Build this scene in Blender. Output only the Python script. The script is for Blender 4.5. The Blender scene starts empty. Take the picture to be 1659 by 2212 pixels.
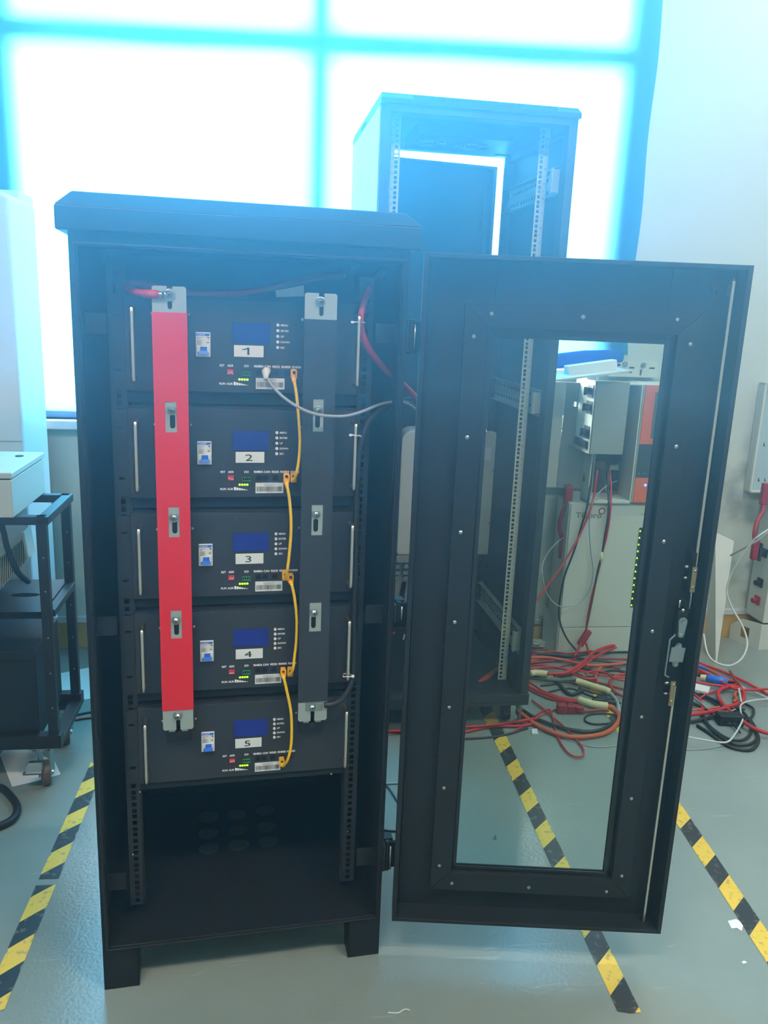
import bpy, bmesh, math, random
from mathutils import Vector, Matrix
random.seed(7)
S = bpy.context.scene
COL = S.collection

# ------------------------------------------------------------------ camera, light, exposure
PX_F, PITCH, ROLL, HC = 1775.75, 0.2387, 0.0407, 1.4259
_t, _r = PITCH, ROLL
_up = Vector((0, math.sin(_t), math.cos(_t))); _rt = Vector((1, 0, 0))
CF = Vector((0, math.cos(_t), -math.sin(_t)))
CR = _rt * math.cos(_r) + _up * math.sin(_r)
CU = _up * math.cos(_r) - _rt * math.sin(_r)
cd = bpy.data.cameras.new('camera'); cam = bpy.data.objects.new('camera', cd); COL.objects.link(cam)
cam.matrix_world = Matrix(((CR.x, CU.x, -CF.x, 0), (CR.y, CU.y, -CF.y, 0), (CR.z, CU.z, -CF.z, HC), (0, 0, 0, 1)))
cd.sensor_fit = 'HORIZONTAL'; cd.sensor_width = 36.0; cd.lens = PX_F / 1659 * 36
cd.clip_start = .02
S.camera = cam

WALL_YAW = .1453
WALL_O = Vector((0, 3.417, 0))
WU = Vector((math.cos(WALL_YAW), math.sin(WALL_YAW), 0)); WV = Vector((-math.sin(WALL_YAW), math.cos(WALL_YAW), 0))

def area(name, loc, direction, sx, sy, power, color=(1, 1, 1), spread=180):
    l = bpy.data.lights.new(name, 'AREA'); l.shape = 'RECTANGLE'; l.size = sx; l.size_y = sy
    l.energy = power; l.color = color; l.spread = math.radians(spread)
    o = bpy.data.objects.new(name, l); COL.objects.link(o); o.location = loc
    o.rotation_euler = Vector(direction).to_track_quat('-Z', 'Y').to_euler(); return o

# daylight outside the window, falling on the blind
area('daylight', WALL_O + WU * -.25 + WV * 2.4 + Vector((0, 0, 2.4)), -WV + Vector((0, 0, -.05)), 3.6, 2.6, 1650, (.97, 1, 1))
w = bpy.data.worlds.new('world'); S.world = w; w.use_nodes = True
w.node_tree.nodes['Background'].inputs[0].default_value = (.55, .75, .9, 1)
w.node_tree.nodes['Background'].inputs[1].default_value = .3
S.view_settings.view_transform = 'Standard'; S.view_settings.look = 'None'
S.view_settings.exposure = 0; S.view_settings.gamma = 1; S.view_settings.use_curve_mapping = False
S.cycles.max_bounces = 8; S.cycles.diffuse_bounces = 4; S.cycles.glossy_bounces = 4
S.cycles.transmission_bounces = 6; S.cycles.volume_bounces = 4
S.cycles.use_denoising = True
S.cycles.sample_clamp_indirect = 8
S.cycles.caustics_reflective = False; S.cycles.caustics_refractive = False

# ------------------------------------------------------------------ projecting photo points on real planes
def ray(x, y): return CF + CR * ((x - 829.5) / PX_F) + CU * ((1106 - y) / PX_F)
def fl(x, y, z=0.0):
    d = ray(x, y); t = (z - HC) / d.z; return Vector((0, 0, HC)) + d * t
FR = dict(c=(-.5531, 1.4541, .2255), d=(.0544, 1.566, -.0109), r=(-.0539, 2.5871, .1677), w=(0, 3.417, WALL_YAW), t=(-.931, 2.197, .14))
def pl(o, x, y, v):
    ox, oy, ya = FR[o]; u = Vector((math.cos(ya), math.sin(ya), 0)); n = Vector((-math.sin(ya), math.cos(ya), 0))
    P0 = Vector((ox, oy, 0)); O = Vector((0, 0, HC)); d = ray(x, y); t = ((P0 - O).dot(n) + v) / d.dot(n)
    q = O + d * t - P0; return q.dot(u), q.z
def pt(o, x, y, v):
    u, z = pl(o, x, y, v); return Vector((u, v, z))
def world(o, p):
    ox, oy, ya = FR[o]; c, s = math.cos(ya), math.sin(ya)
    return Vector((ox + p[0] * c - p[1] * s, oy + p[0] * s + p[1] * c, p[2]))
def wpt(o, x, y, v): return world(o, pt(o, x, y, v))

# ------------------------------------------------------------------ materials
def lin(c): return tuple(((x / 255) / 12.92 if x / 255 <= .04045 else ((x / 255 + .055) / 1.055) ** 2.4) for x in c) + (1,)
def mat(name, rgb, rough=.5, metal=0, bump=0, bscale=60, var=0, vscale=6, emit=None, estr=0, spec=.5, coat=0):
    m = bpy.data.materials.new(name); m.use_nodes = True; nt = m.node_tree; b = nt.nodes['Principled BSDF']
    c = lin(rgb)
    b.inputs['Base Color'].default_value = c; b.inputs['Roughness'].default_value = rough
    b.inputs['Metallic'].default_value = metal; b.inputs['Specular IOR Level'].default_value = spec
    b.inputs['Coat Weight'].default_value = coat
    tc = nt.nodes.new('ShaderNodeTexCoord')
    n = nt.nodes.new('ShaderNodeTexNoise'); n.inputs['Scale'].default_value = vscale; n.inputs['Detail'].default_value = 5
    nt.links.new(tc.outputs['Object'], n.inputs['Vector'])
    mx = nt.nodes.new('ShaderNodeMix'); mx.data_type = 'RGBA'
    v = max(var, .03)
    mx.inputs[6].default_value = tuple(x * (1 - v) for x in c[:3]) + (1,); mx.inputs[7].default_value = tuple(min(1, x * (1 + v)) for x in c[:3]) + (1,)
    nt.links.new(n.outputs[0], mx.inputs[0]); nt.links.new(mx.outputs[2], b.inputs['Base Color'])
    if bump:
        n2 = nt.nodes.new('ShaderNodeTexNoise'); n2.inputs['Scale'].default_value = bscale; n2.inputs['Detail'].default_value = 3
        nt.links.new(tc.outputs['Object'], n2.inputs['Vector'])
        bp = nt.nodes.new('ShaderNodeBump'); bp.inputs['Strength'].default_value = bump; bp.inputs['Distance'].default_value = .002
        nt.links.new(n2.outputs[0], bp.inputs['Height']); nt.links.new(bp.outputs[0], b.inputs['Normal'])
    if emit:
        b.inputs['Emission Color'].default_value = lin(emit); b.inputs['Emission Strength'].default_value = estr
    return m
POWDER = mat('black_powder_coat', (25, 28, 31), .5, bump=.15, bscale=400, spec=.3)
DOORP = mat('black_door_paint', (28, 31, 33), .5, bump=.12, bscale=400, spec=.35)
FACE = mat('dark_module_paint', (42, 46, 52), .55, bump=.1, bscale=500)
RAILB = mat('black_rail_paint', (36, 40, 43), .5)
DARK = mat('black_plastic', (20, 21, 23), .45)
HOLE = mat('unlit_recess', (6, 6, 7), .9)
RUBBER = mat('black_cable_rubber', (26, 28, 30), .5)
STEEL = mat('zinc_steel', (170, 178, 178), .28, 1, bump=.1, bscale=90)
GALV = mat('galvanised_busbar', (175, 185, 180), .45, .55, bump=.2, bscale=60, var=.1, vscale=30)
BRUSH = mat('polished_handle', (222, 214, 200), .30, 1)
BRASS = mat('nickel_brass', (176, 158, 124), .3, 1)
RED = mat('red_powder', (220, 20, 38), .5)
BLK = mat('black_sleeve', (42, 46, 52), .55, bump=.1, bscale=500)
REDC = mat('red_cable', (188, 30, 34), .45)
REDDK = mat('dark_red_connector', (150, 22, 32), .4)
ORANGE = mat('orange_cable', (200, 88, 44), .5)
GREYC = mat('grey_cable', (150, 155, 162), .4)
WHITEC = mat('white_cable', (190, 198, 194), .45)
YELLOW = mat('yellow_cable', (245, 196, 10), .38)
BOOT = mat('amber_plug_boot', (244, 178, 38), .35)
WHITEP = mat('white_plastic', (214, 216, 214), .4)
LABEL = mat('white_label', (216, 220, 218), .5)
INK = mat('black_print', (22, 24, 28), .6)
PRINT = mat('white_print', (240, 243, 245), .6)
BLUEP = mat('blue_lever', (40, 105, 205), .35)
LCD = mat('blue_screen', (16, 34, 120), .12, emit=(10, 40, 150), estr=.12)
REDD = mat('red_dip_switch', (205, 40, 60), .4)
GREENT = mat('green_terminal', (60, 140, 90), .4)
LEDG = mat('green_led', (180, 255, 30), .4, emit=(150, 255, 20), estr=4)
LEDB = mat('blue_led', (60, 80, 255), .4, emit=(40, 60, 255), estr=25)
PAINTW = mat('pale_grey_enclosure', (196, 202, 192), .5, var=.04)
PAINTG = mat('grey_enclosure', (142, 152, 146), .5, var=.05)
CREAM = mat('masking_tape_wrap', (214, 206, 160), .8, bump=.8, bscale=50, var=.12, vscale=30)
CASEW = mat('white_case', (205, 212, 214), .4)
ORBOX = mat('orange_panel', (222, 106, 56), .5, var=.06)
RAILW = mat('pale_rack_rail', (196, 196, 178), .5)
PAPER = mat('white_paper', (225, 222, 215), .8)
FOAM = mat('white_foam', (226, 236, 240), .8, bump=.3, bscale=120)
WOOD = mat('yellow_skirting', (196, 160, 84), .6, var=.15, vscale=3)
WHEEL = mat('brown_wheel', (92, 80, 74), .5)
TIE = mat('white_tie', (220, 222, 226), .4)
GLASS = bpy.data.materials.new('clear_glass'); GLASS.use_nodes = True
_nt = GLASS.node_tree; _nt.nodes.clear()
_o = _nt.nodes.new('ShaderNodeOutputMaterial'); _m = _nt.nodes.new('ShaderNodeMixShader')
_tr = _nt.nodes.new('ShaderNodeBsdfTransparent'); _tr.inputs[0].default_value = (.86, .93, .90, 1)
_g = _nt.nodes.new('ShaderNodeBsdfGlossy'); _g.inputs['Roughness'].default_value = .03
_f = _nt.nodes.new('ShaderNodeFresnel'); _f.inputs[0].default_value = 1.35
_nt.links.new(_f.outputs[0], _m.inputs[0]); _nt.links.new(_tr.outputs[0], _m.inputs[1]); _nt.links.new(_g.outputs[0], _m.inputs[2]); _nt.links.new(_m.outputs[0], _o.inputs[0])

def film(name, tr, df, wt):
    m = bpy.data.materials.new(name); m.use_nodes = True; nt = m.node_tree; nt.nodes.clear()
    o = nt.nodes.new('ShaderNodeOutputMaterial'); mx = nt.nodes.new('ShaderNodeMixShader'); mx.inputs[0].default_value = wt
    a = nt.nodes.new('ShaderNodeBsdfDiffuse'); b = nt.nodes.new('ShaderNodeBsdfTranslucent')
    a.inputs[0].default_value = df; b.inputs[0].default_value = tr
    nt.links.new(a.outputs[0], mx.inputs[1]); nt.links.new(b.outputs[0], mx.inputs[2]); nt.links.new(mx.outputs[0], o.inputs[0]); return m
BLIND = film('blue_film', (.12, .54, .88, 1), lin((30, 105, 195)), .75)
FILMB = film('blue_film_roll', (.03, .2, .75, 1), lin((35, 110, 205)), .25)

def floor_mat():
    m = bpy.data.materials.new('painted_floor'); m.use_nodes = True; nt = m.node_tree; b = nt.nodes['Principled BSDF']
    tc = nt.nodes.new('ShaderNodeTexCoord')
    def noise(sc, det=4, dist=0):
        n = nt.nodes.new('ShaderNodeTexNoise'); n.inputs['Scale'].default_value = sc; n.inputs['Detail'].default_value = det; n.inputs['Distortion'].default_value = dist
        nt.links.new(tc.outputs['Object'], n.inputs['Vector']); return n
    n1 = noise(1.6); r = nt.nodes.new('ShaderNodeValToRGB')
    r.color_ramp.elements[0].position = .3; r.color_ramp.elements[0].color = lin((120, 132, 127))
    r.color_ramp.elements[1].position = .7; r.color_ramp.elements[1].color = lin((136, 148, 141))
    nt.links.new(n1.outputs[0], r.inputs[0])
    mp = nt.nodes.new('ShaderNodeMapping'); mp.inputs['Rotation'].default_value = (0, 0, .5); mp.inputs['Scale'].default_value = (1.2, 14, 1)
    nt.links.new(tc.outputs['Object'], mp.inputs[0])
    n3 = nt.nodes.new('ShaderNodeTexNoise'); n3.inputs['Scale'].default_value = 3.5; n3.inputs['Detail'].default_value = 8; n3.inputs['Distortion'].default_value = 1.5
    nt.links.new(mp.outputs[0], n3.inputs['Vector'])
    r3 = nt.nodes.new('ShaderNodeValToRGB'); r3.color_ramp.elements[0].position = .66; r3.color_ramp.elements[1].position = .72
    r3.color_ramp.elements[0].color = (0, 0, 0, 1); r3.color_ramp.elements[1].color = (.25, .25, .25, 1)
    nt.links.new(n3.outputs[0], r3.inputs[0])
    mx = nt.nodes.new('ShaderNodeMix'); mx.data_type = 'RGBA'; mx.inputs[7].default_value = lin((172, 178, 174))
    nt.links.new(r3.outputs[0], mx.inputs[0]); nt.links.new(r.outputs[0], mx.inputs[6]); nt.links.new(mx.outputs[2], b.inputs['Base Color'])
    n2 = noise(120, 3); n4 = noise(2.2, 3)
    mr = nt.nodes.new('ShaderNodeMapRange'); mr.inputs[3].default_value = .14; mr.inputs[4].default_value = .30
    nt.links.new(n4.outputs[0], mr.inputs[0]); nt.links.new(mr.outputs[0], b.inputs['Roughness'])
    bp = nt.nodes.new('ShaderNodeBump'); bp.inputs['Strength'].default_value = .22; bp.inputs['Distance'].default_value = .003
    nt.links.new(n2.outputs[0], bp.inputs['Height']); nt.links.new(bp.outputs[0], b.inputs['Normal'])
    return m
def wall_mat():
    m = mat('stained_wall_paint', (186, 196, 184), .7, bump=.2, bscale=25, var=.03, vscale=2)
    nt = m.node_tree; b = nt.nodes['Principled BSDF']; src = b.inputs['Base Color'].links[0].from_socket
    tc = nt.nodes.new('ShaderNodeTexCoord')
    # scuffed dirt patch on the plaster near the corner of the standing panels
    mp = nt.nodes.new('ShaderNodeMapping'); mp.inputs['Location'].default_value = (-1.52, 0, -.72); mp.vector_type = 'POINT'
    nt.links.new(tc.outputs['Object'], mp.inputs[0])
    sc = nt.nodes.new('ShaderNodeVectorMath'); sc.operation = 'MULTIPLY'; sc.inputs[1].default_value = (4.2, 0, 2.8)
    nt.links.new(mp.outputs[0], sc.inputs[0])
    ln = nt.nodes.new('ShaderNodeVectorMath'); ln.operation = 'LENGTH'; nt.links.new(sc.outputs[0], ln.inputs[0])
    n = nt.nodes.new('ShaderNodeTexNoise'); n.inputs['Scale'].default_value = 9; n.inputs['Detail'].default_value = 8; nt.links.new(tc.outputs['Object'], n.inputs['Vector'])
    r1 = nt.nodes.new('ShaderNodeMapRange'); r1.inputs[1].default_value = 0; r1.inputs[2].default_value = 1; r1.inputs[3].default_value = .7; r1.inputs[4].default_value = 0
    nt.links.new(ln.outputs['Value'], r1.inputs[0])
    r2 = nt.nodes.new('ShaderNodeMapRange'); r2.inputs[1].default_value = .4; r2.inputs[2].default_value = .68; nt.links.new(n.outputs[0], r2.inputs[0])
    mu = nt.nodes.new('ShaderNodeMath'); mu.operation = 'MULTIPLY'; nt.links.new(r1.outputs[0], mu.inputs[0]); nt.links.new(r2.outputs[0], mu.inputs[1])
    mx = nt.nodes.new('ShaderNodeMix'); mx.data_type = 'RGBA'; mx.inputs[7].default_value = lin((95, 92, 84))
    nt.links.new(mu.outputs[0], mx.inputs[0]); nt.links.new(src, mx.inputs[6]); nt.links.new(mx.outputs[2], b.inputs['Base Color'])
    return m
FLOOR = floor_mat(); WALL = wall_mat()
PLAIN = mat('room_paint', (200, 204, 200), .8)
def tape_mat():
    m = bpy.data.materials.new('hazard_tape'); m.use_nodes = True; nt = m.node_tree; b = nt.nodes['Principled BSDF']; b.inputs['Roughness'].default_value = .5
    tc = nt.nodes.new('ShaderNodeTexCoord'); sx = nt.nodes.new('ShaderNodeSeparateXYZ'); nt.links.new(tc.outputs['Object'], sx.inputs[0])
    a = nt.nodes.new('ShaderNodeMath'); a.operation = 'ADD'; nt.links.new(sx.outputs[0], a.inputs[0]); nt.links.new(sx.outputs[1], a.inputs[1])
    d = nt.nodes.new('ShaderNodeMath'); d.operation = 'MULTIPLY'; d.inputs[1].default_value = 1 / .168; nt.links.new(a.outputs[0], d.inputs[0])
    f = nt.nodes.new('ShaderNodeMath'); f.operation = 'FRACT'; nt.links.new(d.outputs[0], f.inputs[0])
    g = nt.nodes.new('ShaderNodeMath'); g.operation = 'GREATER_THAN'; g.inputs[1].default_value = .5; nt.links.new(f.outputs[0], g.inputs[0])
    n = nt.nodes.new('ShaderNodeTexNoise'); n.inputs['Scale'].default_value = 60; n.inputs['Detail'].default_value = 6; nt.links.new(tc.outputs['Object'], n.inputs['Vector'])
    r = nt.nodes.new('ShaderNodeMapRange'); r.inputs[1].default_value = .56; r.inputs[2].default_value = .66; r.inputs[4].default_value = .6; nt.links.new(n.outputs[0], r.inputs[0])
    mx = nt.nodes.new('ShaderNodeMix'); mx.data_type = 'RGBA'; mx.inputs[6].default_value = lin((34, 40, 42)); mx.inputs[7].default_value = lin((222, 184, 62))
    nt.links.new(g.outputs[0], mx.inputs[0])
    m2 = nt.nodes.new('ShaderNodeMix'); m2.data_type = 'RGBA'; m2.inputs[7].default_value = lin((110, 112, 100))
    nt.links.new(r.outputs[0], m2.inputs[0]); nt.links.new(mx.outputs[2], m2.inputs[6]); nt.links.new(m2.outputs[2], b.inputs['Base Color'])
    return m
TAPE = tape_mat()

# ------------------------------------------------------------------ mesh builder
class MB:
    def __init__(s): s.b = bmesh.new()
    def _hex(s, c):
        v = [s.b.verts.new(p) for p in c]
        for f in ((0, 1, 2, 3), (7, 6, 5, 4), (0, 4, 5, 1), (1, 5, 6, 2), (2, 6, 7, 3), (3, 7, 4, 0)): s.b.faces.new([v[i] for i in f])
        return s
    def box(s, x0, x1, y0, y1, z0, z1):
        return s._hex([(x0, y0, z0), (x0, y1, z0), (x1, y1, z0), (x1, y0, z0), (x0, y0, z1), (x0, y1, z1), (x1, y1, z1), (x1, y0, z1)])
    def hexa(s, bottom, top): return s._hex(list(bottom) + list(top))
    def prism(s, poly, y0, y1):            # polygon in the x-z plane, extruded along y
        a = [s.b.verts.new((x, y0, z)) for x, z in poly]; c = [s.b.verts.new((x, y1, z)) for x, z in poly]
        s.b.faces.new(a); s.b.faces.new(c[::-1]); n = len(a)
        for i in range(n): s.b.faces.new((a[(i + 1) % n], a[i], c[i], c[(i + 1) % n]))
        return s
    def prismx(s, poly, x0, x1):           # polygon in the y-z plane
        a = [s.b.verts.new((x0, y, z)) for y, z in poly]; c = [s.b.verts.new((x1, y, z)) for y, z in poly]
        s.b.faces.new(a); s.b.faces.new(c[::-1]); n = len(a)
        for i in range(n): s.b.faces.new((a[(i + 1) % n], a[i], c[i], c[(i + 1) % n]))
        return s
    def prismz(s, poly, z0, z1):
        a = [s.b.verts.new((x, y, z0)) for x, y in poly]; c = [s.b.verts.new((x, y, z1)) for x, y in poly]
        s.b.faces.new(a); s.b.faces.new(c[::-1]); n = len(a)
        for i in range(n): s.b.faces.new((a[(i + 1) % n], a[i], c[i], c[(i + 1) % n]))
        return s
    def cyl(s, p0, p1, r, n=16, r1=None, cap=True):
        return s.tube([p0, p1], [r, r if r1 is None else r1], n, cap)
    def tube(s, pts, r, n=8, cap=True):
        pts = [Vector(p) for p in pts]; rr = r if isinstance(r, (list, tuple)) else [r] * len(pts)
        rings = []; prev = None
        for i, p in enumerate(pts):
            t = (pts[min(i + 1, len(pts) - 1)] - pts[max(i - 1, 0)])
            if t.length < 1e-9: t = Vector((0, 0, 1))
            t.normalize()
            if prev is None:
                a = Vector((0, 0, 1)) if abs(t.z) < .9 else Vector((1, 0, 0)); nx = t.cross(a).normalized()
            else:
                nx = prev - t * prev.dot(t)
                if nx.length < 1e-6: nx = t.orthogonal()
                nx.normalize()
            prev = nx; ny = t.cross(nx)
            rings.append([s.b.verts.new(p + (nx * math.cos(2 * math.pi * k / n) + ny * math.sin(2 * math.pi * k / n)) * rr[i]) for k in range(n)])
        for a, c in zip(rings, rings[1:]):
            for k in range(n): s.b.faces.new((a[k], a[(k + 1) % n], c[(k + 1) % n], c[k]))
        if cap: s.b.faces.new(rings[0][::-1]); s.b.faces.new(rings[-1])
        return s
    def dome(s, c, ax, r, h, n=14):        # low screw head
        c = Vector(c); ax = Vector(ax).normalized()
        return s.tube([c, c + ax * h * .5, c + ax * h * .85, c + ax * h], [r, r * .92, r * .6, r * .15], n)
    def text(s, txt, x, z, h, y, sx=1.0, align='LEFT', th=0.0002, off=0.0):
        cu = bpy.data.curves.new('t', 'FONT'); cu.body = txt; cu.size = h / .72; cu.align_x = align; cu.extrude = th / 2; cu.resolution_u = 3; cu.offset = off
        o = bpy.data.objects.new('t', cu); COL.objects.link(o); dg = bpy.context.evaluated_depsgraph_get()
        me = bpy.data.meshes.new_from_object(o.evaluated_get(dg)); bpy.data.objects.remove(o); bpy.data.curves.remove(cu)
        me.transform(Matrix(((sx, 0, 0, x), (0, 0, 1, y), (0, 1, 0, z), (0, 0, 0, 1)))); s.b.from_mesh(me); bpy.data.meshes.remove(me); return s
    def build(s, name, m, parent=None, bevel=0, smooth=False, label=None):
        bmesh.ops.recalc_face_normals(s.b, faces=s.b.faces)
        me = bpy.data.meshes.new(name)
        off = Vector((0, 0, 0))
        if parent is None and s.b.verts:
            xs = [v.co for v in s.b.verts]
            off = Vector(((min(v.x for v in xs) + max(v.x for v in xs)) / 2, (min(v.y for v in xs) + max(v.y for v in xs)) / 2, min(v.z for v in xs)))
            bmesh.ops.translate(s.b, verts=s.b.verts, vec=-off)
        s.b.to_mesh(me); s.b.free(); me.materials.append(m)
        o = bpy.data.objects.new(name, me); COL.objects.link(o); o.location = off
        if parent is not None: o.parent = parent
        if smooth: me.polygons.foreach_set('use_smooth', [True] * len(me.polygons))
        if bevel:
            bv = o.modifiers.new('bevel', 'BEVEL'); bv.width = bevel; bv.segments = 2; bv.limit_method = 'ANGLE'; bv.angle_limit = .6
        if label: o['label'] = label
        return o
def holed_plate(outer, holes, y0, y1, plane='xz'):      # outer polygon with holes, real thickness
    cu = bpy.data.curves.new('t', 'CURVE'); cu.dimensions = '2D'; cu.fill_mode = 'BOTH'; cu.extrude = abs(y1 - y0) / 2
    for poly in [outer] + holes:
        sp = cu.splines.new('POLY'); sp.points.add(len(poly) - 1); sp.use_cyclic_u = True
        for q, (x, z) in zip(sp.points, poly): q.co = (x, z, 0, 1)
    o = bpy.data.objects.new('t', cu); COL.objects.link(o); dg = bpy.context.evaluated_depsgraph_get()
    me = bpy.data.meshes.new_from_object(o.evaluated_get(dg)); bpy.data.objects.remove(o); bpy.data.curves.remove(cu)
    yc = (y0 + y1) / 2
    me.transform(Matrix(((1, 0, 0, 0), (0, 0, 1, yc), (0, 1, 0, 0), (0, 0, 0, 1))) if plane == 'xz' else Matrix(((1, 0, 0, 0), (0, 1, 0, 0), (0, 0, 1, yc), (0, 0, 0, 1))))
    m = MB(); m.b.from_mesh(me); bpy.data.meshes.remove(me); return m
def rect(x0, x1, z0, z1): return [(x0, z0), (x1, z0), (x1, z1), (x0, z1)]
def circ(x, z, r, n=20, rz=None): return [(x + r * math.cos(2 * math.pi * k / n), z + (rz or r) * math.sin(2 * math.pi * k / n)) for k in range(n)]
def slot(x, z, w, h, n=6):
    r = w / 2; p = []
    for k in range(n + 1): a = math.pi * k / n; p.append((x + r * math.cos(a), z + h / 2 - r + r * math.sin(a)))
    for k in range(n + 1): a = math.pi + math.pi * k / n; p.append((x + r * math.cos(a), z - h / 2 + r + r * math.sin(a)))
    return p
def spline(p, n=10):
    p = [Vector(q) for q in p]
    if len(p) < 3: return p
    q = [p[0] * 2 - p[1]] + p + [p[-1] * 2 - p[-2]]; out = []
    for i in range(1, len(q) - 2):
        for k in range(n):
            t = k / n; a, b, c, d = q[i - 1], q[i], q[i + 1], q[i + 2]
            out.append(.5 * ((2 * b) + (c - a) * t + (2 * a - 5 * b + 4 * c - d) * t * t + (3 * b - a - 3 * c + d) * t ** 3))
    return out + [p[-1]]
def tag(o, label, cat, group=None, kind=None):
    o['label'] = label; o['category'] = cat
    if group: o['group'] = group
    if kind: o['kind'] = kind
    return o
def root(name, frame, label, cat, group=None, at=(0, 0, 0)):
    o = bpy.data.objects.new(name, None); COL.objects.link(o); o.empty_display_size = .05
    o.location = world(frame, at) if frame else Vector(at); o.rotation_euler = (0, 0, FR[frame][2] if frame else 0)
    return tag(o, label, cat, group)
def struct(o): o['kind'] = 'structure'; return o
def place(o, frame): # single mesh built in a frame's own coordinates
    l = o.location.copy(); o.location = world(frame, l); o.rotation_euler = (0, 0, FR[frame][2]); return o
def dup(r, **props):
    c = r.copy(); COL.objects.link(c)
    for k, v in props.items(): c[k] = v
    for ch in list(r.children):
        d = ch.copy(); COL.objects.link(d); d.parent = c
        for g in list(ch.children):
            e = g.copy(); COL.objects.link(e); e.parent = d
    return c
def cable(name, pts, r, m, label, cat='cable', group=None, n=8, sm=10):
    o = MB().tube(spline(pts, sm), r, n).build(name, m, smooth=True)
    return tag(o, label, cat, group)

# ------------------------------------------------------------------ the room
UL, UR, VF, ZC = -3.2, 3.4, -6.4, 3.7
OU0, OU1, OZ0, OZ1 = -1.425, .900, .965, 3.4       # window opening
struct(place(MB().box(UL, UR, VF, .3, -.1, 0).build('floor', FLOOR), 'w'))
struct(place(MB().box(UL, UR, VF, .3, ZC, ZC + .1).build('ceiling', PLAIN), 'w'))
wb = MB().box(UL, OU0, 0, .25, 0, ZC).box(OU1, UR, 0, .25, 0, ZC).box(OU0, OU1, 0, .25, 0, OZ0).box(OU0, OU1, 0, .25, OZ1, ZC)
bw = wb.build('wall_back', WALL, parent=False or None)
struct(place(bw, 'w'))
struct(place(MB().box(UL - .1, UL, VF, .3, 0, ZC).build('wall_left', PLAIN), 'w'))
struct(place(MB().box(UR, UR + .1, VF, .3, 0, ZC).build('wall_right', PLAIN), 'w'))
struct(place(MB().box(UL, UR, VF - .1, VF, 0, ZC).build('wall_front', PLAIN), 'w'))
struct(place(MB().box(UL, UR, -.012, 0, 0, .115).build('baseboard_back', WOOD, bevel=.002), 'w'))
struct(place(MB().box(UL, UR, -.02, 0, .115, .14).build('trim_1', PLAIN, bevel=.002), 'w'))
# window frame and sill
wf = MB()
wf.box(OU0, OU0 + .04, .03, .09, OZ0, OZ1).box(OU1 - .04, OU1, .03, .09, OZ0, OZ1).box(OU0, OU1, .03, .09, OZ0, OZ0 + .05)
za, zb = 2.345, 2.420
wf.hexa([(OU0, .03, za - .042), (OU0, .09, za - .042), (OU1, .09, zb - .042), (OU1, .03, zb - .042)], [(OU0, .03, za + .042), (OU0, .09, za + .042), (OU1, .09, zb + .042), (OU1, .03, zb + .042)])
wf.box(-.346, -.272, .03, .09, OZ0, OZ1)
struct(place(wf.build('window_1', CASEW, bevel=.004), 'w'))
struct(place(MB().box(OU0 - .05, OU1 + .03, -.05, .24, .93, OZ0).build('trim_2', CASEW, bevel=.004), 'w'))
# hanging blue film over the window: wavy sheet
bl = MB(); NU, NZ = 90, 40; g = []
for i in range(NU + 1):
    u = -2.0 + 3.0 * i / NU
    zbm = 1.0 if u < -.2 else 1.0 + .29 * min(1, (u + .2) / 1.1)
    col = []
    for j in range(NZ + 1):
        z = zbm + (3.5 - zbm) * j / NZ
        lean = -.020 + .004 * math.sin(u * 9 + z * 1.3) + .003 * math.sin(u * 23 + 2) * math.exp(-(z - zbm) * 3)
        if abs(j) < 1: lean -= .01
        col.append(bl.b.verts.new((u + (.004 * math.sin(z * 11) if i == NU else 0), lean, z)))
    g.append(col)
for i in range(NU):
    for j in range(NZ): bl.b.faces.new((g[i][j], g[i + 1][j], g[i + 1][j + 1], g[i][j + 1]))
blo = place(bl.build('window_film', BLIND, smooth=True), 'w')
tag(blo, 'translucent blue plastic film hung over the bright window', 'blind')
# rolled hem of the film
rr = root('film_roll', 'w', 'rolled up dark blue film lying across the foam block by the window corner', 'plastic film')
a, b_ = pt('w', 1180, 782, -.12), pt('w', 1342, 769, -.12)
MB().tube([a + Vector((-.16, 0, -.035)), a, a.lerp(b_, .5) + Vector((0, 0, .004)), b_], [.027, .029, .031, .026], 14).build('roll', FILMB, rr, smooth=True)
MB().tube([b_ + Vector((-.06, 0, -.02)), b_ + Vector((-.04, 0, -.045)), b_ + Vector((.0, 0, -.035))], [.012, .016, .004], 8).build('loose_end', FILMB, rr, smooth=True)

# ceiling lamps (outside the frame, over and behind the camera)
lamp0 = None
for i, (u, v) in enumerate(((-1.2, -3.6), (1.2, -3.6), (1.9, -1.0))):  # last one is an added lamp, put in to brighten the right side
    lr = root('ceiling_lamp', 'w', ('ceiling strip lamp behind the camera on the left', 'ceiling strip lamp behind the camera on the right', 'added strip lamp brightening the right of the back wall from above')[i], 'lamp', None, (u, v, ZC - .09))
    MB().box(-.62, .62, -.08, .08, .03, .09).build('lamp_housing', CASEW, lr, bevel=.005)
    MB().box(-.6, .6, -.06, .06, .022, .03).build('diffuser', mat('lamp_diffuser', (240, 240, 235), .5, emit=(255, 246, 232), estr=2), lr)
    p = world('w', (u, v, ZC - .1)); area('ceiling_lamp_light', p, (0, 0, -1), 1.2, .12, (82, 82, 46)[i], (1, .99, .93))
# ------------------------------------------------------------------ battery cabinet
CW, CD = .597, .62; ZB, ZT, ZBODY = .106, 1.513, 1.539
PV = .0821; PL_, Z1, MP, MH = .0796, 1.4376, .2075, .1748
cab = root('battery_cabinet', 'c', 'black floor-standing outdoor battery cabinet with its door swung open', 'cabinet')
m = MB()
m.box(0, .003, .0, CD, .095, ZBODY).box(CW - .003, CW, .0, CD, .095, ZBODY).box(0, CW, CD - .003, CD, .095, ZBODY).box(0, CW, 0, CD, ZBODY - .004, ZBODY)
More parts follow.
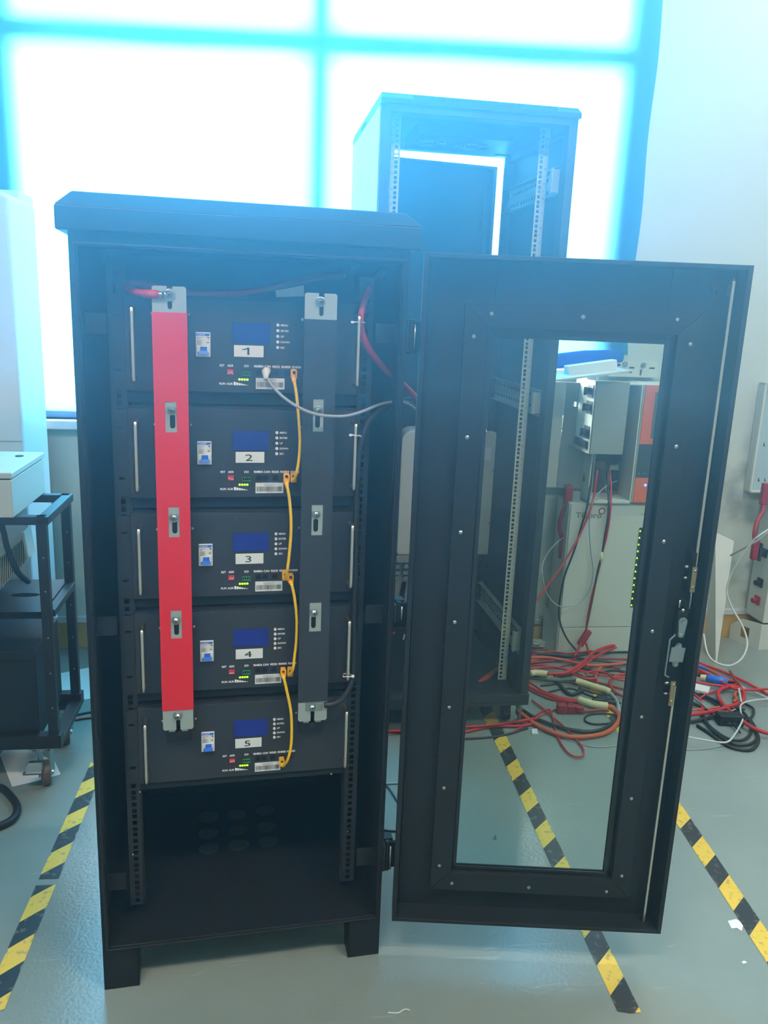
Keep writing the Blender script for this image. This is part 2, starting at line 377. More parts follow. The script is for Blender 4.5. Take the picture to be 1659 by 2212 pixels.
# front frame ring: turned-in flange around the opening
m.box(0, .0155, 0, .004, .097, ZBODY).box(CW - .0155, CW, 0, .004, .097, ZBODY).box(.0155, CW - .0155, 0, .004, ZT, ZBODY).box(.0155, CW - .0155, 0, .004, .097, ZB)
m.box(.0125, .0155, 0, .03, ZB, ZT).box(CW - .0155, CW - .0125, 0, .03, ZB, ZT).box(.0125, CW - .0125, 0, .03, ZT, ZT + .003)
m.build('body', POWDER, cab, bevel=.0015)
# raised sealing rim running round the opening
m = MB(); r0, r1 = .007, .0125
m.box(r0, r1, -.006, .002, ZB - .004, ZT + .008).box(CW - r1, CW - r0, -.006, .002, ZB - .004, ZT + .008).box(r0, CW - r0, -.006, .002, ZT + .003, ZT + .008).box(r0, CW - r0, -.006, .002, ZB - .006, ZB - .002)
m.build('sealing_rim', POWDER, cab, bevel=.002)
q = .0175
prof = lambda a: [(-a, -a), (-a, CD + a), (CW + a, CD + a), (CW + a, -a)]
m = MB(); P = lambda a, z: [(x, y, z) for x, y in prof(a)]
m.hexa(P(q, ZBODY - .001), P(q, 1.578)); m.hexa(P(q, 1.578), P(-.008, 1.603))
m.build('roof_cap', POWDER, cab, bevel=.003)
floorp = holed_plate(rect(.003, CW - .003, .004, CD - .003), [], .1, .104, 'xy')
def cl(x, y, z):       # photo point -> cabinet coordinates on a horizontal plane
    p = fl(x, y, z); ox, oy, ya = FR['c']; d = p - Vector((ox, oy, 0)); c, s = math.cos(ya), math.sin(ya)
    return d.x * c + d.y * s, -d.x * s + d.y * c
hc = [cl(x, y, .104) for x, y in ((450, 1765), (512, 1758), (572, 1751), (450, 1800), (514, 1792), (575, 1785), (451, 1832), (516, 1825), (580, 1817))]
floorp.b.free()
holed_plate(rect(.003, CW - .003, .004, CD - .003), [circ(x, y, .0245) for x, y in hc], .1, .104, 'xy').build('bottom_plate', POWDER, cab)
for x, y in hc: MB().cyl((x, y, .0985), (x, y, .1005), .027, 24).build('vent_filter', mat('vent_filter', (60, 66, 66), .8) if x == hc[0][0] else bpy.data.materials['vent_filter'], cab)
for x in (0.0, CW - .072):
    for y in (0.0, CD - .075):
        m = MB(); f = 1 if y == 0 else -1; ys = y if y == 0 else y + .075
        m.box(x, x + .072, min(ys, ys + f * .004), max(ys, ys + f * .004), 0, .097)
        xo = x if x == 0 else x + .068; m.box(xo, xo + .004, y, y + .075, 0, .097)
        xi = x + .068 if x == 0 else x
        pr = [(ys, 0), (ys, .097), (ys + f * .075, .097), (ys + f * .075, .07), (ys + f * .05, .03), (ys + f * .05, 0)]
        m.prismx(pr, xi, xi + .004); m.box(x, x + .072, y + .004, y + .05, 0, .004)
        m.build('foot', POWDER, cab, bevel=.0015)
# perforated mounting rails
def rail(u0, u1, hu, v, za, zb, hw=.0098, depth=.03, side=1, dy=.002):
    m = MB(); m.box(u0, hu - hw / 2, v, v + dy, za, zb).box(hu + hw / 2, u1, v, v + dy, za, zb)
    z = za + .006; k = 0; steps = (.01588, .01588, .0127); prev = za
    while z + hw < zb:
        m.box(hu - hw / 2, hu + hw / 2, v, v + dy, prev, z); prev = z + hw; z += steps[k % 3]; k += 1
    m.box(hu - hw / 2, hu + hw / 2, v, v + dy, prev, zb)
    us = u0 if side < 0 else u1 - dy; m.box(us, us + dy, v, v + depth, za, zb); return m
rail(.051, .081, .066, .092, .13, 1.49, side=1).build('mounting_rail', RAILB, cab)
rail(.5215, .5515, .5365, .092, .13, 1.49, side=-1).build('mounting_rail', RAILB, cab)
for u in (.09, .485):
    MB().box(u, u + .025, .56, .6, .12, 1.5).build('rear_post', RAILB, cab)
for k in range(5):
    z = Z1 - MH - MP * k
    MB().box(.07, .53, .10, .5, z - .016, z - .004).box(.07, .53, .1, .104, z - .024, z - .004).build('support_shelf', RAILB, cab)
for (x0, x1, z0, z1) in ((.016, .054, 1.367, 1.404), (.014, .052, .793, .832), (.014, .050, .220, .259), (.5437, .581, 1.3676, 1.404), (.5437, .581, .795, .835), (.5437, .581, .215, .259)):
    m = MB(); y = .032; t = .0015
    m.box(x0, x1, y, y + .001, z0, z1)
    for a in ((x0, x1, z0, z0 + t), (x0, x1, z1 - t, z1), (x0, x0 + t, z0, z1), (x1 - t, x1, z0, z1)): m.box(a[0], a[1], y - .0015, y, a[2], a[3])
    m.build('hinge_cover_plate', POWDER, cab, bevel=.0004)
for x, y in ((384, 1776), (383, 1808), (381, 1840), (635, 1743), (641, 1776), (647, 1809)):
    c = pt('c', x, y, .555); MB().dome((c.x, .555, max(.13, c.z)), (0, -1, 0), .0028, .002, 8).build('rivet', STEEL, cab)
for x, y in ((302, 1712), (716, 1673), (287, 1847), (752, 1797)):
    c = pt('c', x, y, .09); MB().dome((c.x, .092, c.z), (0, -1, 0), .0022, .002, 8).build('rivet', STEEL, cab)
MB().box(.003, CW - .003, .556, .56, .104, ZT).build('inner_back_panel', POWDER, cab)
# hinges between cabinet side and door
for z0, z1 in ((1.350, 1.414), (.802, .848), (.2125, .285)):
    m = MB(); m.box(CW, CW + .006, .0, .045, z0 + .004, z1 - .004).cyl((CW + .012, .012, z0), (CW + .012, .012, z1), .006, 14).box(CW + .010, CW + .03, .012, .020, z0 + .004, z1 - .004).box(CW + .006, CW + .026, .02, .045, z0, z1)
    hb = m.build('hinge', DARK, cab, bevel=.001)
    MB().cyl((CW + .0175, .003, z0 + .008), (CW + .0175, .003, z1 - .008), .0028, 12).build('hinge_pin', STEEL, hb, smooth=True)
# the open door, hinged on the cabinet's right side
DCW = FR['d'][2] - FR['c'][2]
DW, DZ0, DZ1 = .5985, .1072, 1.5343
dpan = MB(); R_ = .0095; DB = .055
ho = (.1400, .4695, .2245, 1.3864)
dpan.box(0, R_, 0, DB, DZ0, DZ1).box(DW - R_, DW, 0, DB, DZ0, DZ1).box(R_, DW - R_, 0, DB, DZ1 - .0085, DZ1).box(R_, DW - R_, 0, DB, DZ0, DZ0 + .0085)
dpan.box(R_, ho[0], DB - .004, DB, DZ0, DZ1).box(ho[1], DW - R_, DB - .004, DB, DZ0, DZ1).box(ho[0], ho[1], DB - .004, DB, DZ0, ho[2]).box(ho[0], ho[1], DB - .004, DB, ho[3], DZ1)
dpan.box(.012, .018, DB - .006, DB - .004, DZ0 + .012, DZ1 - .012)
dp = dpan.build('door', DOORP, cab, bevel=.0012)
# door coordinates -> cabinet coordinates
ox, oy, oa = FR['c']; dx_, dy_, da = FR['d']; c_, s_ = math.cos(oa), math.sin(oa)
rel = Vector(((dx_ - ox) * c_ + (dy_ - oy) * s_, -(dx_ - ox) * s_ + (dy_ - oy) * c_, 0))
dp.location = rel; dp.rotation_euler = (0, 0, DCW)
fo = (.083, .530, .168, 1.4475); fi = (.128, .487, .214, 1.405)
def trim(poly, edge):
    m = MB().prism(poly, .034, .0365)
    (xa, za), (xb, zb) = edge            # turned-back outer edge down to the door sheet
    w = .0015
    m.hexa([(xa, .034, za), (xa, DB - .004, za), (xa + (w if xa == xb else 0), DB - .004, za + (w if za == zb else 0)), (xa + (w if xa == xb else 0), .034, za + (w if za == zb else 0))],
           [(xb, .034, zb), (xb, DB - .004, zb), (xb + (w if xa == xb else 0), DB - .004, zb + (w if za == zb else 0)), (xb + (w if xa == xb else 0), .034, zb + (w if za == zb else 0))])
    return m.build('glazing_strip', DOORP, dp, bevel=.0006)
g_ = .0006
trim([(fo[0] + g_, fo[3]), (fo[1] - g_, fo[3]), (fi[1] - g_, fi[3]), (fi[0] + g_, fi[3])], ((fo[0], fo[3] - .0015), (fo[1], fo[3] - .0015)))
trim([(fo[0] + g_, fo[2]), (fi[0] + g_, fi[2]), (fi[1] - g_, fi[2]), (fo[1] - g_, fo[2])], ((fo[0], fo[2]), (fo[1], fo[2])))
trim([(fo[0], fo[2] + g_), (fo[0], fo[3] - g_), (fi[0], fi[3] - g_), (fi[0], fi[2] + g_)], ((fo[0], fo[2]), (fo[0], fo[3])))
trim([(fo[1], fo[2] + g_), (fi[1], fi[2] + g_), (fi[1], fi[3] - g_), (fo[1], fo[3] - g_)], ((fo[1] - .0015, fo[2]), (fo[1] - .0015, fo[3])))
m = MB()
for a in ((fi[0] - .002, fi[0], fi[2], fi[3]), (fi[1], fi[1] + .002, fi[2], fi[3]), (fi[0], fi[1], fi[3], fi[3] + .002), (fi[0], fi[1], fi[2] - .002, fi[2])): m.box(a[0], a[1], .0355, DB - .006, a[2], a[3])
m.build('glazing_rebate', DOORP, dp)
m = MB()
for a in ((ho[0] - .008, ho[0] - .001, ho[2], ho[3]), (ho[1] + .001, ho[1] + .008, ho[2], ho[3]), (ho[0] - .008, ho[1] + .008, ho[3] + .001, ho[3] + .008), (ho[0] - .008, ho[1] + .008, ho[2] - .008, ho[2] - .001)): m.box(a[0], a[1], DB - .010, DB - .006, a[2], a[3])
m.build('rubber_seal', RUBBER, dp)
MB().box(fi[0] + .0005, fi[1] - .0005, DB - .0065, DB - .0045, fi[2] + .0005, fi[3] - .0005).build('glass_pane', GLASS, dp)
for x, y in ((1062, 678), (1260, 685), (1464, 691), (1023, 727), (1009, 945), (995, 1150), (982, 1344), (970, 1528), (959, 1702), (949, 1870), (1492, 744), (1461, 965), (1434, 1170), (1409, 1364), (1386, 1549), (1364, 1725), (1343, 1892), (976, 1908), (1142, 1917), (1310, 1926)):
    c = pt('d', x, y, .034); m = MB().dome(c, (0, -1, 0), .0042, .0028, 14)
    m.box(c.x - .0018, c.x + .0018, c.y - .0031, c.y - .0024, c.z - .0004, c.z + .0004).box(c.x - .0004, c.x + .0004, c.y - .0031, c.y - .0024, c.z - .0018, c.z + .0018)
    m.build('screw', STEEL, dp, smooth=False)
# lock rods and gear on the door
def dq(x, y, v=.03): return pt('d', x, y, v)
MB().box(.5730, .5785, .026, .031, dq(1500, 1240).z, 1.507).tube([(.5757, .0285, 1.507), (.5757, .0285, 1.5125)], [.0027, .001], 8).build('lock_rod', BRUSH, dp, bevel=.0005)
MB().box(.5645, .5695, .026, .031, .1160, dq(1449, 1480).z).build('lock_rod', BRUSH, dp, bevel=.0005)
a, b = dq(1547, 636, .04), dq(1580, 618, .04)
MB().box(.546, .566, .0475, .0509, 1.482, 1.500).box(.540, .572, .024, .051, 1.4985, 1.5005).box(.566, .580, .031, .034, 1.480, 1.5).dome((.556, .0475, 1.486), (0, -1, 0), .004, .002).build('rod_guide', DARK, dp, bevel=.0005)
m = MB(); a = dq(1500, 1205); b = dq(1490, 1275)
m.box(a.x - .010, a.x - .002, .024, .051, b.z, a.z + .012).box(a.x - .010, a.x + .003, .024, .027, b.z, a.z + .012).build('rod_guide', DARK, dp, bevel=.0005)
for y0, y1, nm in ((1222, 1276, 'rod_clip'), (1467, 1520, 'rod_clip')):
    a = dq(1497 if y0 < 1300 else 1451, y0); b = dq(1492 if y0 < 1300 else 1445, y1)
    MB().box(a.x - .004, a.x + .006, .019, .025, b.z, a.z).dome((a.x + .002, .019, a.z - .008), (0, -1, 0), .0032, .002).dome((a.x + .001, .019, b.z + .010), (0, -1, 0), .0032, .002).build(nm, BRASS, dp, bevel=.0004)
for x, y in ((1486, 1224), (1483, 1248), (1442, 1475), (1440, 1498)):
    c = dq(x, y); MB().cyl(c + Vector((-.006, 0, 0)), c + Vector((.005, 0, 0)), .003, 10).build('grub_screw', STEEL, dp, smooth=True)
MB().tube([dq(1494, 1278, .024), dq(1493, 1290, .024), dq(1489, 1315, .024)], .0022, 8).build('link_rod', STEEL, dp, smooth=True)
MB().tube([dq(1469, 1296, .024), dq(1467, 1312, .024)], .0026, 8).build('link_rod', STEEL, dp, smooth=True)
MB().tube(spline([dq(1458, 1370, .024), dq(1456, 1374, .024), dq(1447, 1382, .024), dq(1446, 1390, .024), dq(1437, 1452, .024), dq(1437, 1458, .024), dq(1446, 1463, .024)], 4), .0022, 8).build('link_rod', STEEL, dp, smooth=True)
a, b = dq(1465, 1315), dq(1488, 1380)
MB().box(a.x, a.x + .020, .026, .051, b.z + .002, a.z).build('lock_case', DARK, dp, bevel=.001)
a, b = dq(1468, 1335, .022), dq(1480, 1378, .022)
def tapered(p0, r0, p1, r1, y0, y1):
    poly = []; d = (p1 - p0); an = math.atan2(d.z, d.x)
    for k in range(9): t = an + math.pi / 2 + math.pi * k / 8; poly.append((p0.x + r0 * math.cos(t), p0.z + r0 * math.sin(t)))
    for k in range(9): t = an - math.pi / 2 + math.pi * k / 8; poly.append((p1.x + r1 * math.cos(t), p1.z + r1 * math.sin(t)))
    return MB().prism(poly, y0, y1)
p0, p1 = dq(1476, 1343, .02), dq(1471.5, 1372, .02)
lv = tapered(p0, .0090, p1, .0060, .020, .0225).build('cam_lever', STEEL, dp, bevel=.0005)
MB().cyl((p0.x, .0205, p0.z), (p0.x, .018, p0.z), .0062, 20).cyl((p0.x, .018, p0.z), (p0.x, .014, p0.z), .0045, 6).build('hex_bolt', STEEL, lv)
MB().dome((p1.x, .020, p1.z), (0, -1, 0), .003, .0015).build('rivet', STEEL, lv)
c = dq(1477, 1320, .022); MB().dome((c.x, .026, c.z), (0, -1, 0), .0038, .003).build('screw', STEEL, dp)
a, b = dq(1449, 1398, .022), dq(1478, 1434, .022); p0, p1 = dq(1466, 1394, .022), dq(1458, 1434, .022)
mx = (a.x + b.x) / 2
poly = [(a.x, b.z + .003), (p1.x - .007, b.z + .003), (p1.x - .005, b.z - .005), (p1.x + .005, b.z - .005), (p1.x + .007, b.z + .003), (b.x - .003, b.z + .003), (b.x - .001, a.z), (p0.x + .008, a.z), (p0.x + .005, a.z + .007), (p0.x - .005, a.z + .007), (p0.x - .008, a.z), (a.x + .002, a.z)]
lp = MB().prism(poly, .022, .025).build('lock_plate', STEEL, dp, bevel=.0006)
for p in (p0, p1): MB().cyl((p.x, .022, p.z), (p.x, .0195, p.z), .0058, 20).cyl((p.x, .0195, p.z), (p.x, .016, p.z), .0042, 6).build('hex_bolt', STEEL, lp)

# ------------------------------------------------------------------ battery modules
def px_(k): return Z1 - MP * k
def build_module():
    r = root('battery_module', 'c', '', 'battery module', 'battery modules stacked in the cabinet', (PL_, PV, Z1))
    m = MB().box(0, .4416, 0, .42, -MH, 0)
    m.build('housing', FACE, r, bevel=.0012)
    MB().box(-.001, .4426, .012, .016, -.0012, .0022).box(.0, .4416, .02, .026, 0, .0035).build('cover_lip', RAILB, r)
    e = MB(); ez0, ez1 = -MH + .002, -.004
    holed_plate(rect(-.0225, .0, ez0, ez1), [[(-.013 + (.0035 if (0 < k < 8) or k == 0 or k == 8 else -.0035) * 1 + .0028 * math.cos(math.pi * (k - 4) / 8) * 1, z + .0028 * math.sin(math.pi * (k - 4) / 8)) if k <= 8 else (-.0165 - .0028 * math.cos(math.pi * (k - 13) / 8), z - .0028 * math.sin(math.pi * (k - 13) / 8)) for k in range(18)] for z in (-.038, -.1365)], .003, .0052).build('mounting_ear', RAILB, r)
    for hu, s in ((.0163, 1), (.4350, -1)):
        z0, z1 = -.1525, -.0225; pts = [(hu, .002, z0)]
        pts += [(hu, -.024, z0), (hu, -.031, z0 + .002), (hu, -.034, z0 + .009), (hu, -.034, z1 - .009), (hu, -.031, z1 - .002), (hu, -.024, z1), (hu, .002, z1)]
        h = MB().tube(spline(pts, 4), .0043, 12).build('handle', BRUSH, r, smooth=True)
    b = MB(); x0, x1, z0, z1 = .1286, .1561, -.1083, -.0626
    br = MB().box(x0, x1, -.0035, .004, z0, z1).box(x0 + .002, x1 - .002, -.006, -.003, z0 + .008, z0 + .021).build('circuit_breaker', WHITEP, r, bevel=.0012)
    MB().prism([(x0 + .0010, z1 - .0018), (x0 + .0010, z1 - .0068), (x1 - .0035, z1 - .0068), (x1 - .0015, z1 - .0045), (x1 - .0015, z1 - .0018)], -.0038, -.0034).build('blue_band', BLUEP, br)
    MB().text('CHNT', x0 + .0022, z1 - .0062, .0033, -.0040, 1.25).build('maker_mark', PRINT, br)
    t = MB(); t.text('NXB-125', x0 + .002, z1 - .0108, .0016, -.0037, 1.3).text('125A', x0 + .002, z1 - .0136, .0014, -.0037, 1.3)
    for i in range(6): t.box(x0 + .002, x0 + (.013, .011, .014, .012, .010, .015)[i], -.0038, -.0036, z1 - .0160 - i * .0017, z1 - .0155 - i * .0017)
    t.box(x1 - .0075, x1 - .0030, -.0038, -.0036, z1 - .0195, z1 - .0180).box(x1 - .0035, x1 - .0031, -.0038, -.0036, z1 - .0160, z1 - .0100).box(x1 - .0060, x1 - .0025, -.0038, -.0036, z1 - .0105, z1 - .0085)
    t.build('printing', INK, br)
    MB().box(x0 + .0085, x1 - .0065, -.0075, -.004, z0 + .0115, z0 + .0195).hexa([(x0 + .0035, -.013, z0 + .0055), (x0 + .0035, -.004, z0 + .0055), (x1 - .0035, -.004, z0 + .0055), (x1 - .0035, -.013, z0 + .0055)], [(x0 + .0075, -.010, z0 + .0120), (x0 + .0075, -.004, z0 + .0120), (x1 - .0055, -.004, z0 + .0120), (x1 - .0055, -.010, z0 + .0120)]).build('breaker_lever', BLUEP, br, bevel=.0006)
    MB().box(.1963, .2684, -.0010, .001, -.0806, -.0417).build('display_screen', LCD, r, bevel=.0004)
    for i, (tx, z) in enumerate(zip(('MENU', 'ENTER', 'UP', 'DOWN', 'ESC'), (-.0445, -.0551, -.0657, -.0763, -.0868))):
        MB().cyl((.2829, .001, z), (.2829, -.0025, z), .0030, 18).build('push_button', WHITEP, r, bevel=.0004)
    t = MB()
    for tx, z in zip(('MENU', 'ENTER', 'UP', 'DOWN', 'ESC'), (-.0445, -.0551, -.0657, -.0763, -.0868)): t.text(tx, .2884, z - .0019, .0037, -.0003, 1.0, off=.00013)
    y = -.1255
    for s, a, b2 in (('RST', .1727, .182), ('ADS', .1876, .1982), ('DO', .2195, .2277), ('RS485A', .2375, .2568), ('CAN', .2585, .2697), ('RS232', .2725, .2883), ('RS485B', .2898, .3088), ('RS485B', .3104, .3290)):
        t.text(s, (a + b2) / 2, y, .0043, -.0003, .95, 'CENTER', off=.00016)
    t.text('RUN', .1778, -.1600, .0043, -.0003, .95, 'CENTER', off=.00016).text('ALM', .1914, -.1600, .0043, -.0003, .95, 'CENTER', off=.00016)
    for i in range(6):
        a = .1990 + i * .00475; h = .0068 - i * .00115
        t.prism([(a, -.1606), (a + .0039, -.1606), (a + .0039, -.1606 + h - .0006), (a, -.1606 + h)], -.0003, .0001)
    t.build('printed_lettering', PRINT, r)
    ds = MB().box(.1869, .1987, -.0018, .001, -.1404, -.1306).build('address_switch', REDD, r, bevel=.0003)
    MB().box(.1722, .1738, -.0003, .001, -.1365, -.1340).build('reset_hole', HOLE, r)
    g = MB().box(.2153, .2317, -.004, .001, -.1345, -.1338).box(.2153, .2317, -.004, .001, -.1420, -.1411)
    for i in range(5): g.box(.2153 + i * .00388, .2153 + i * .00388 + .0009, -.004, .001, -.1420, -.1338)
    g.box(.2153, .2317, -.0002, .001, -.142, -.1338); g = g.build('output_terminal', GREENT, r)
    for i in range(4): MB().prism(slot(.2177 + i * .00388, -.1380, .0022, .0050), -.0006, -.0003).build('contact', HOLE, g)
    for i in range(4): MB().dome((.2101 + i * .00507, .0005, -.1495), (0, -1, 0), .0021, .002, 12).build('indicator_light', LEDG, r, smooth=True)
    MB().dome((.1806, .0005, -.1495), (0, -1, 0), .0007, .0006, 8).dome((.1881, .0005, -.1495), (0, -1, 0), .0007, .0006, 8).dome((.1998, .0005, -.1495), (0, -1, 0), .0009, .0006, 8).dome((.2053, .0005, -.1495), (0, -1, 0), .0009, .0006, 8).build('unlit_lights', STEEL, r)
    for pc in (.2477, .2610, .2806, .3012, .3164):
        w_ = .0064
        p = MB().box(pc - w_, pc + w_, -.0006, .001, -.1415, -.1290).build('data_port', DARK, r)
        MB().prism([(pc - .005, -.1402), (pc + .005, -.1402), (pc + .005, -.1335), (pc + .0028, -.1335), (pc + .0028, -.1315), (pc + .0012, -.1315), (pc + .0012, -.1302), (pc - .0012, -.1302), (pc - .0012, -.1315), (pc - .0028, -.1315), (pc - .0028, -.1335), (pc - .005, -.1335)], -.0009, -.0005).build('socket', HOLE, p)
    bs = MB().box(.2413, .2969, -.0006, .0005, -.1671, -.1459).build('barcode_sticker', LABEL, r, bevel=.0003)
    t = MB(); xx = .2432; rnd = random.Random(3)
    while xx < .2945:
        w_ = rnd.choice((.0003, .0003, .0006, .0009)); t.box(xx, xx + w_, -.0008, -.0006, -.1634, -.1535); xx += w_ + rnd.choice((.0003, .0005, .0008))
    t.text('P16S100A-0003-1.14', .2691, -.1522, .0019, -.0008, .95, 'CENTER').text('51.2V 100Ah Li-ion BMS', .2691, -.1491, .0017, -.0008, .95, 'CENTER').text('A004-2111-A0002', .2691, -.1658, .0013, -.0008, .95, 'CENTER')
    t.build('barcode_print', INK, bs)
    for u, mt in ((.084, 'c'), (.3610, 'd')):
        MB().box(u - .026, u + .026, -.012, .002, -.075, -.018).cyl((u, -.012, -.046), (u, -.034, -.046), .007, 16).build('terminal_block', DARK, r, bevel=.002)
    for x, z in ((334, 917.5), (411.8, 917.5), (650, 922)):
        u, zz = pl('c', x, z, PV); MB().dome((u - PL_, .0005, zz - px_(1)), (0, -1, 0), .0032, .0035, 12).build('screw', STEEL, r, smooth=True)
    return r
mod0 = build_module()
for k in range(5):
    mod = mod0 if k == 4 else dup(mod0)
    mod.location = world('c', (PL_, PV, px_(k)))
    mod['label'] = ('topmost black battery module, grey cable plugged in, sticker reading 1', 'second black battery module from the top, sticker reading 2', 'middle black battery module of the five, sticker reading 3', 'fourth black battery module, second from the bottom, sticker reading 4', 'lowest black battery module, above the empty space, sticker reading 5')[k]
    u0, z0 = ((.1998, -.1064), (.2023, -.1052), (.2015, -.107), (.2012, -.108), (.1996, -.107))[k]
    lb = MB().box(u0, u0 + .0562, -.0008, .0005, z0, z0 + .0218).build('number_sticker', LABEL, mod, bevel=.0004)
    if k == 0:
        c_ = u0 + .024; MB().prism([(c_ + .0012, z0 + .004), (c_ + .0050, z0 + .004), (c_ + .0050, z0 + .0178), (c_ + .0020, z0 + .0178), (c_ - .0040, z0 + .0152), (c_ - .0085, z0 + .0148), (c_ - .0085, z0 + .0130), (c_ - .0030, z0 + .0132), (c_ + .0012, z0 + .0150)], -.0011, -.0009).build('printed_number', INK, lb)
    else: MB().text(str(k + 1), u0 + .026, z0 + .004, .0135, -.0011, 1.75, 'CENTER').build('printed_number', INK, lb)
    t = MB(); rnd = random.Random(k + 1)
    for i in range(4):
        up = rnd.random() > .5; x = .1886 + i * .0026
        t.box(x, x + .0012, -.0026, -.0017, -.1375 if up else -.1392, -.1345 if up else -.1365)
    ch = [c for c in mod.children if c.name.startswith('address_switch')][0]
    t.build('switch_lever', LABEL, ch)

# ------------------------------------------------------------------ busbars
BV = PV - .038
def bolt(parent, u, z, y=BV - .002):
    wsh = MB().cyl((u, y, z), (u, y - .0018, z), .0095, 24).cyl((u, y - .0018, z + .0006), (u, y - .0042, z + .0006), .0082, 24).build('washer', STEEL, parent, bevel=.0005)
    m = MB().dome((u, y - .004, z), (0, -1, 0), .0066, .0052, 18); m.build('bolt_head', STEEL, wsh, smooth=False)
    MB().box(u - .0028, u + .0028, y - .0096, y - .0085, z - .0006, z + .0006).box(u - .0006, u + .0006, y - .0096, y - .0085, z - .0028, z + .0028).build('cross_slot', HOLE, wsh)
def busbar(nm, lab, u0, u1, zt, zts, zbs, zb, m_sleeve, wins, bolts, topb, botb, group):
    r = root(nm, 'c', lab, 'busbar', group)
    uc = (u0 + u1) / 2; n = .0040
    poly = [(u0 + .003, zb), (uc - n, zb), (uc - n, zb + .022), (uc + n, zb + .022), (uc + n, zb), (u1 - .003, zb), (u1, zb + .004), (u1, zt - .003), (u1 - .003, zt), (uc + .006, zt), (uc + .006, zt - .008), (uc - .004, zt - .008), (uc - .004, zt), (u0 + .003, zt), (u0, zt - .003), (u0, zb + .004)]
    MB().prism(poly, BV, BV + .004).build('metal_bar', GALV, r, bevel=.0004)
    tb = MB().box(uc - .019, uc - .0065, BV + .004, BV + .009, zb - .006, zb + .03).box(uc + .0065, uc + .019, BV + .004, BV + .009, zb - .006, zb + .03).build('rear_tabs', GALV, r, bevel=.0006)
    s = MB(); zs = [zbs] + [z for w in reversed(wins) for z in (w[3], w[2])] + [zts]
    for i in range(0, len(zs), 2): s.box(u0 - .0008, u1 + .0008, BV - .0012, BV + .0052, zs[i], zs[i + 1])
    for (a, b, z1, z0) in wins: s.box(u0 - .0008, a, BV - .0012, BV, z0, z1).box(b, u1 + .0008, BV - .0012, BV, z0, z1)
    s.build('insulating_sleeve', m_sleeve, r)
    for (a, b, z1, z0), (bu, bz) in zip(wins, bolts):
        MB().prism(slot(bu - .0005 if u0 > .3 else bu + .001, z0 + .021, .0095, .027), BV - .0004, BV + .0004).build('slotted_hole', HOLE, r)
        bolt(r, bu, bz, BV)
    MB().prism(slot(uc + .001, topb[1] - .016, .008, .020), BV - .0004, BV + .0004).build('slotted_hole', HOLE, r)
    bolt(r, topb[0], topb[1], BV); bolt(r, botb[0], botb[1], BV); return r
B = lambda x, y: pl('c', x, y, BV)
wr = [(.1525, .1735, 1.2475, 1.190), (.1542, .1745, 1.0455, .9855), (.1540, .1750, .8348, .7756)]
wr = [(a - .0015, b - .0015, c, d) for a, b, c, d in wr]
red = busbar('red_busbar', 'tall red sleeved busbar bolted down the left of the battery modules', .1338 - .0015, .1945 - .0015, 1.4555, 1.4095, .6185, .5740, RED, wr, [B(371, 886), B(376, 1118), B(380, 1340)], B(365, 636), B(384, 1546), 'busbars')
wk = [(.4285, .4500, 1.2566, 1.1937), (.4295, .4530, 1.0467, .9839), (.4290, .4545, .8404, .7772)]
wk = [(a, b - .001, c, d) for a, b, c, d in wk]
blk = busbar('black_busbar', 'tall black sleeved busbar bolted down the right of the battery modules', .4090, .4705, 1.4550, 1.4070, .6180, .5735, BLK, wk, [B(687, 887), B(683, 1111), B(678, 1323)], B(692, 652), B(674, 1527), 'busbars')

# ------------------------------------------------------------------ cables inside the cabinet
def cpath(l): return [wpt('c', x, y, v) for x, y, v in l]
rc = root('red_power_cable', None, 'thick red power cable crimped to the top of the red busbar', 'cable', None, tuple(wpt('c', 345, 637, BV)))
def rel_(pts, o): return [p - Vector(o.location) for p in pts]
MB().tube(spline(rel_(cpath([(745, 594, .30), (690, 598, .27), (640, 608, .22), (560, 628, .17), (480, 636, .15), (400, 632, .15), (330, 618, .15), (290, 612, .14), (268, 617, .11), (285, 628, .07), (312, 634, .045), (336, 636, .040)]), rc), 8), .0068, 12).build('cable_sheath', REDC, rc, smooth=True)
MB().tube(rel_(cpath([(308, 634, .043), (342, 636, .040)]), rc), .0076, 12).build('heat_shrink', REDC, rc, smooth=True)
p = rel_(cpath([(340, 636, .040), (352, 637, .040), (366, 637, BV - .0005)]), rc)
MB().cyl(p[0], p[1], .0062, 12).tube([p[1], p[1].lerp(p[2], .35)], [.006, .008], 12).build('crimp_barrel', STEEL, rc, smooth=True)
lug = MB().tube([Vector((0, 0, 0)), Vector((0, -.0022, 0))], .0115, 24).build('ring_lug', STEEL, rc); lug.location = p[2] + Vector((0, .001, 0)); lug.rotation_euler = (0, 0, FR['c'][2])
cable('red_power_cable', cpath([(828, 585, .20), (815, 600, .14), (795, 630, .09), (780, 680, .07), (781, 715, .07), (795, 750, .075), (820, 785, .09), (850, 815, .11), (875, 835, .125), (905, 870, .16), (930, 930, .2)]), .0066, REDC, 'thick red power cable looping down the right side of the cabinet interior', n=12)
bc = root('black_power_cable', None, 'thick black power cable crimped to the foot of the black busbar', 'cable', None, tuple(wpt('c', 700, 1522, BV)))
MB().tube(spline(rel_(cpath([(700, 1523, BV - .001), (722, 1520, BV), (742, 1506, .045), (758, 1478, .05), (764, 1440, .055), (766, 1300, .06), (769, 1150, .06), (773, 1010, .06), (781, 950, .065), (802, 905, .08), (835, 880, .1), (862, 868, .13), (900, 862, .17)]), bc), 8), .0066, 12).build('cable_sheath', RUBBER, bc, smooth=True)
p = rel_(cpath([(674, 1526, BV), (690, 1523, BV - .001), (702, 1523, BV - .001)]), bc)
MB().box(-.013, .022, -.002, 0, -.009, .009).build('ring_lug', STEEL, bc, bevel=.0006).location = p[0] + Vector((0, -.0005, 0))
bc.children[-1].rotation_euler = (0, 0, FR['c'][2])
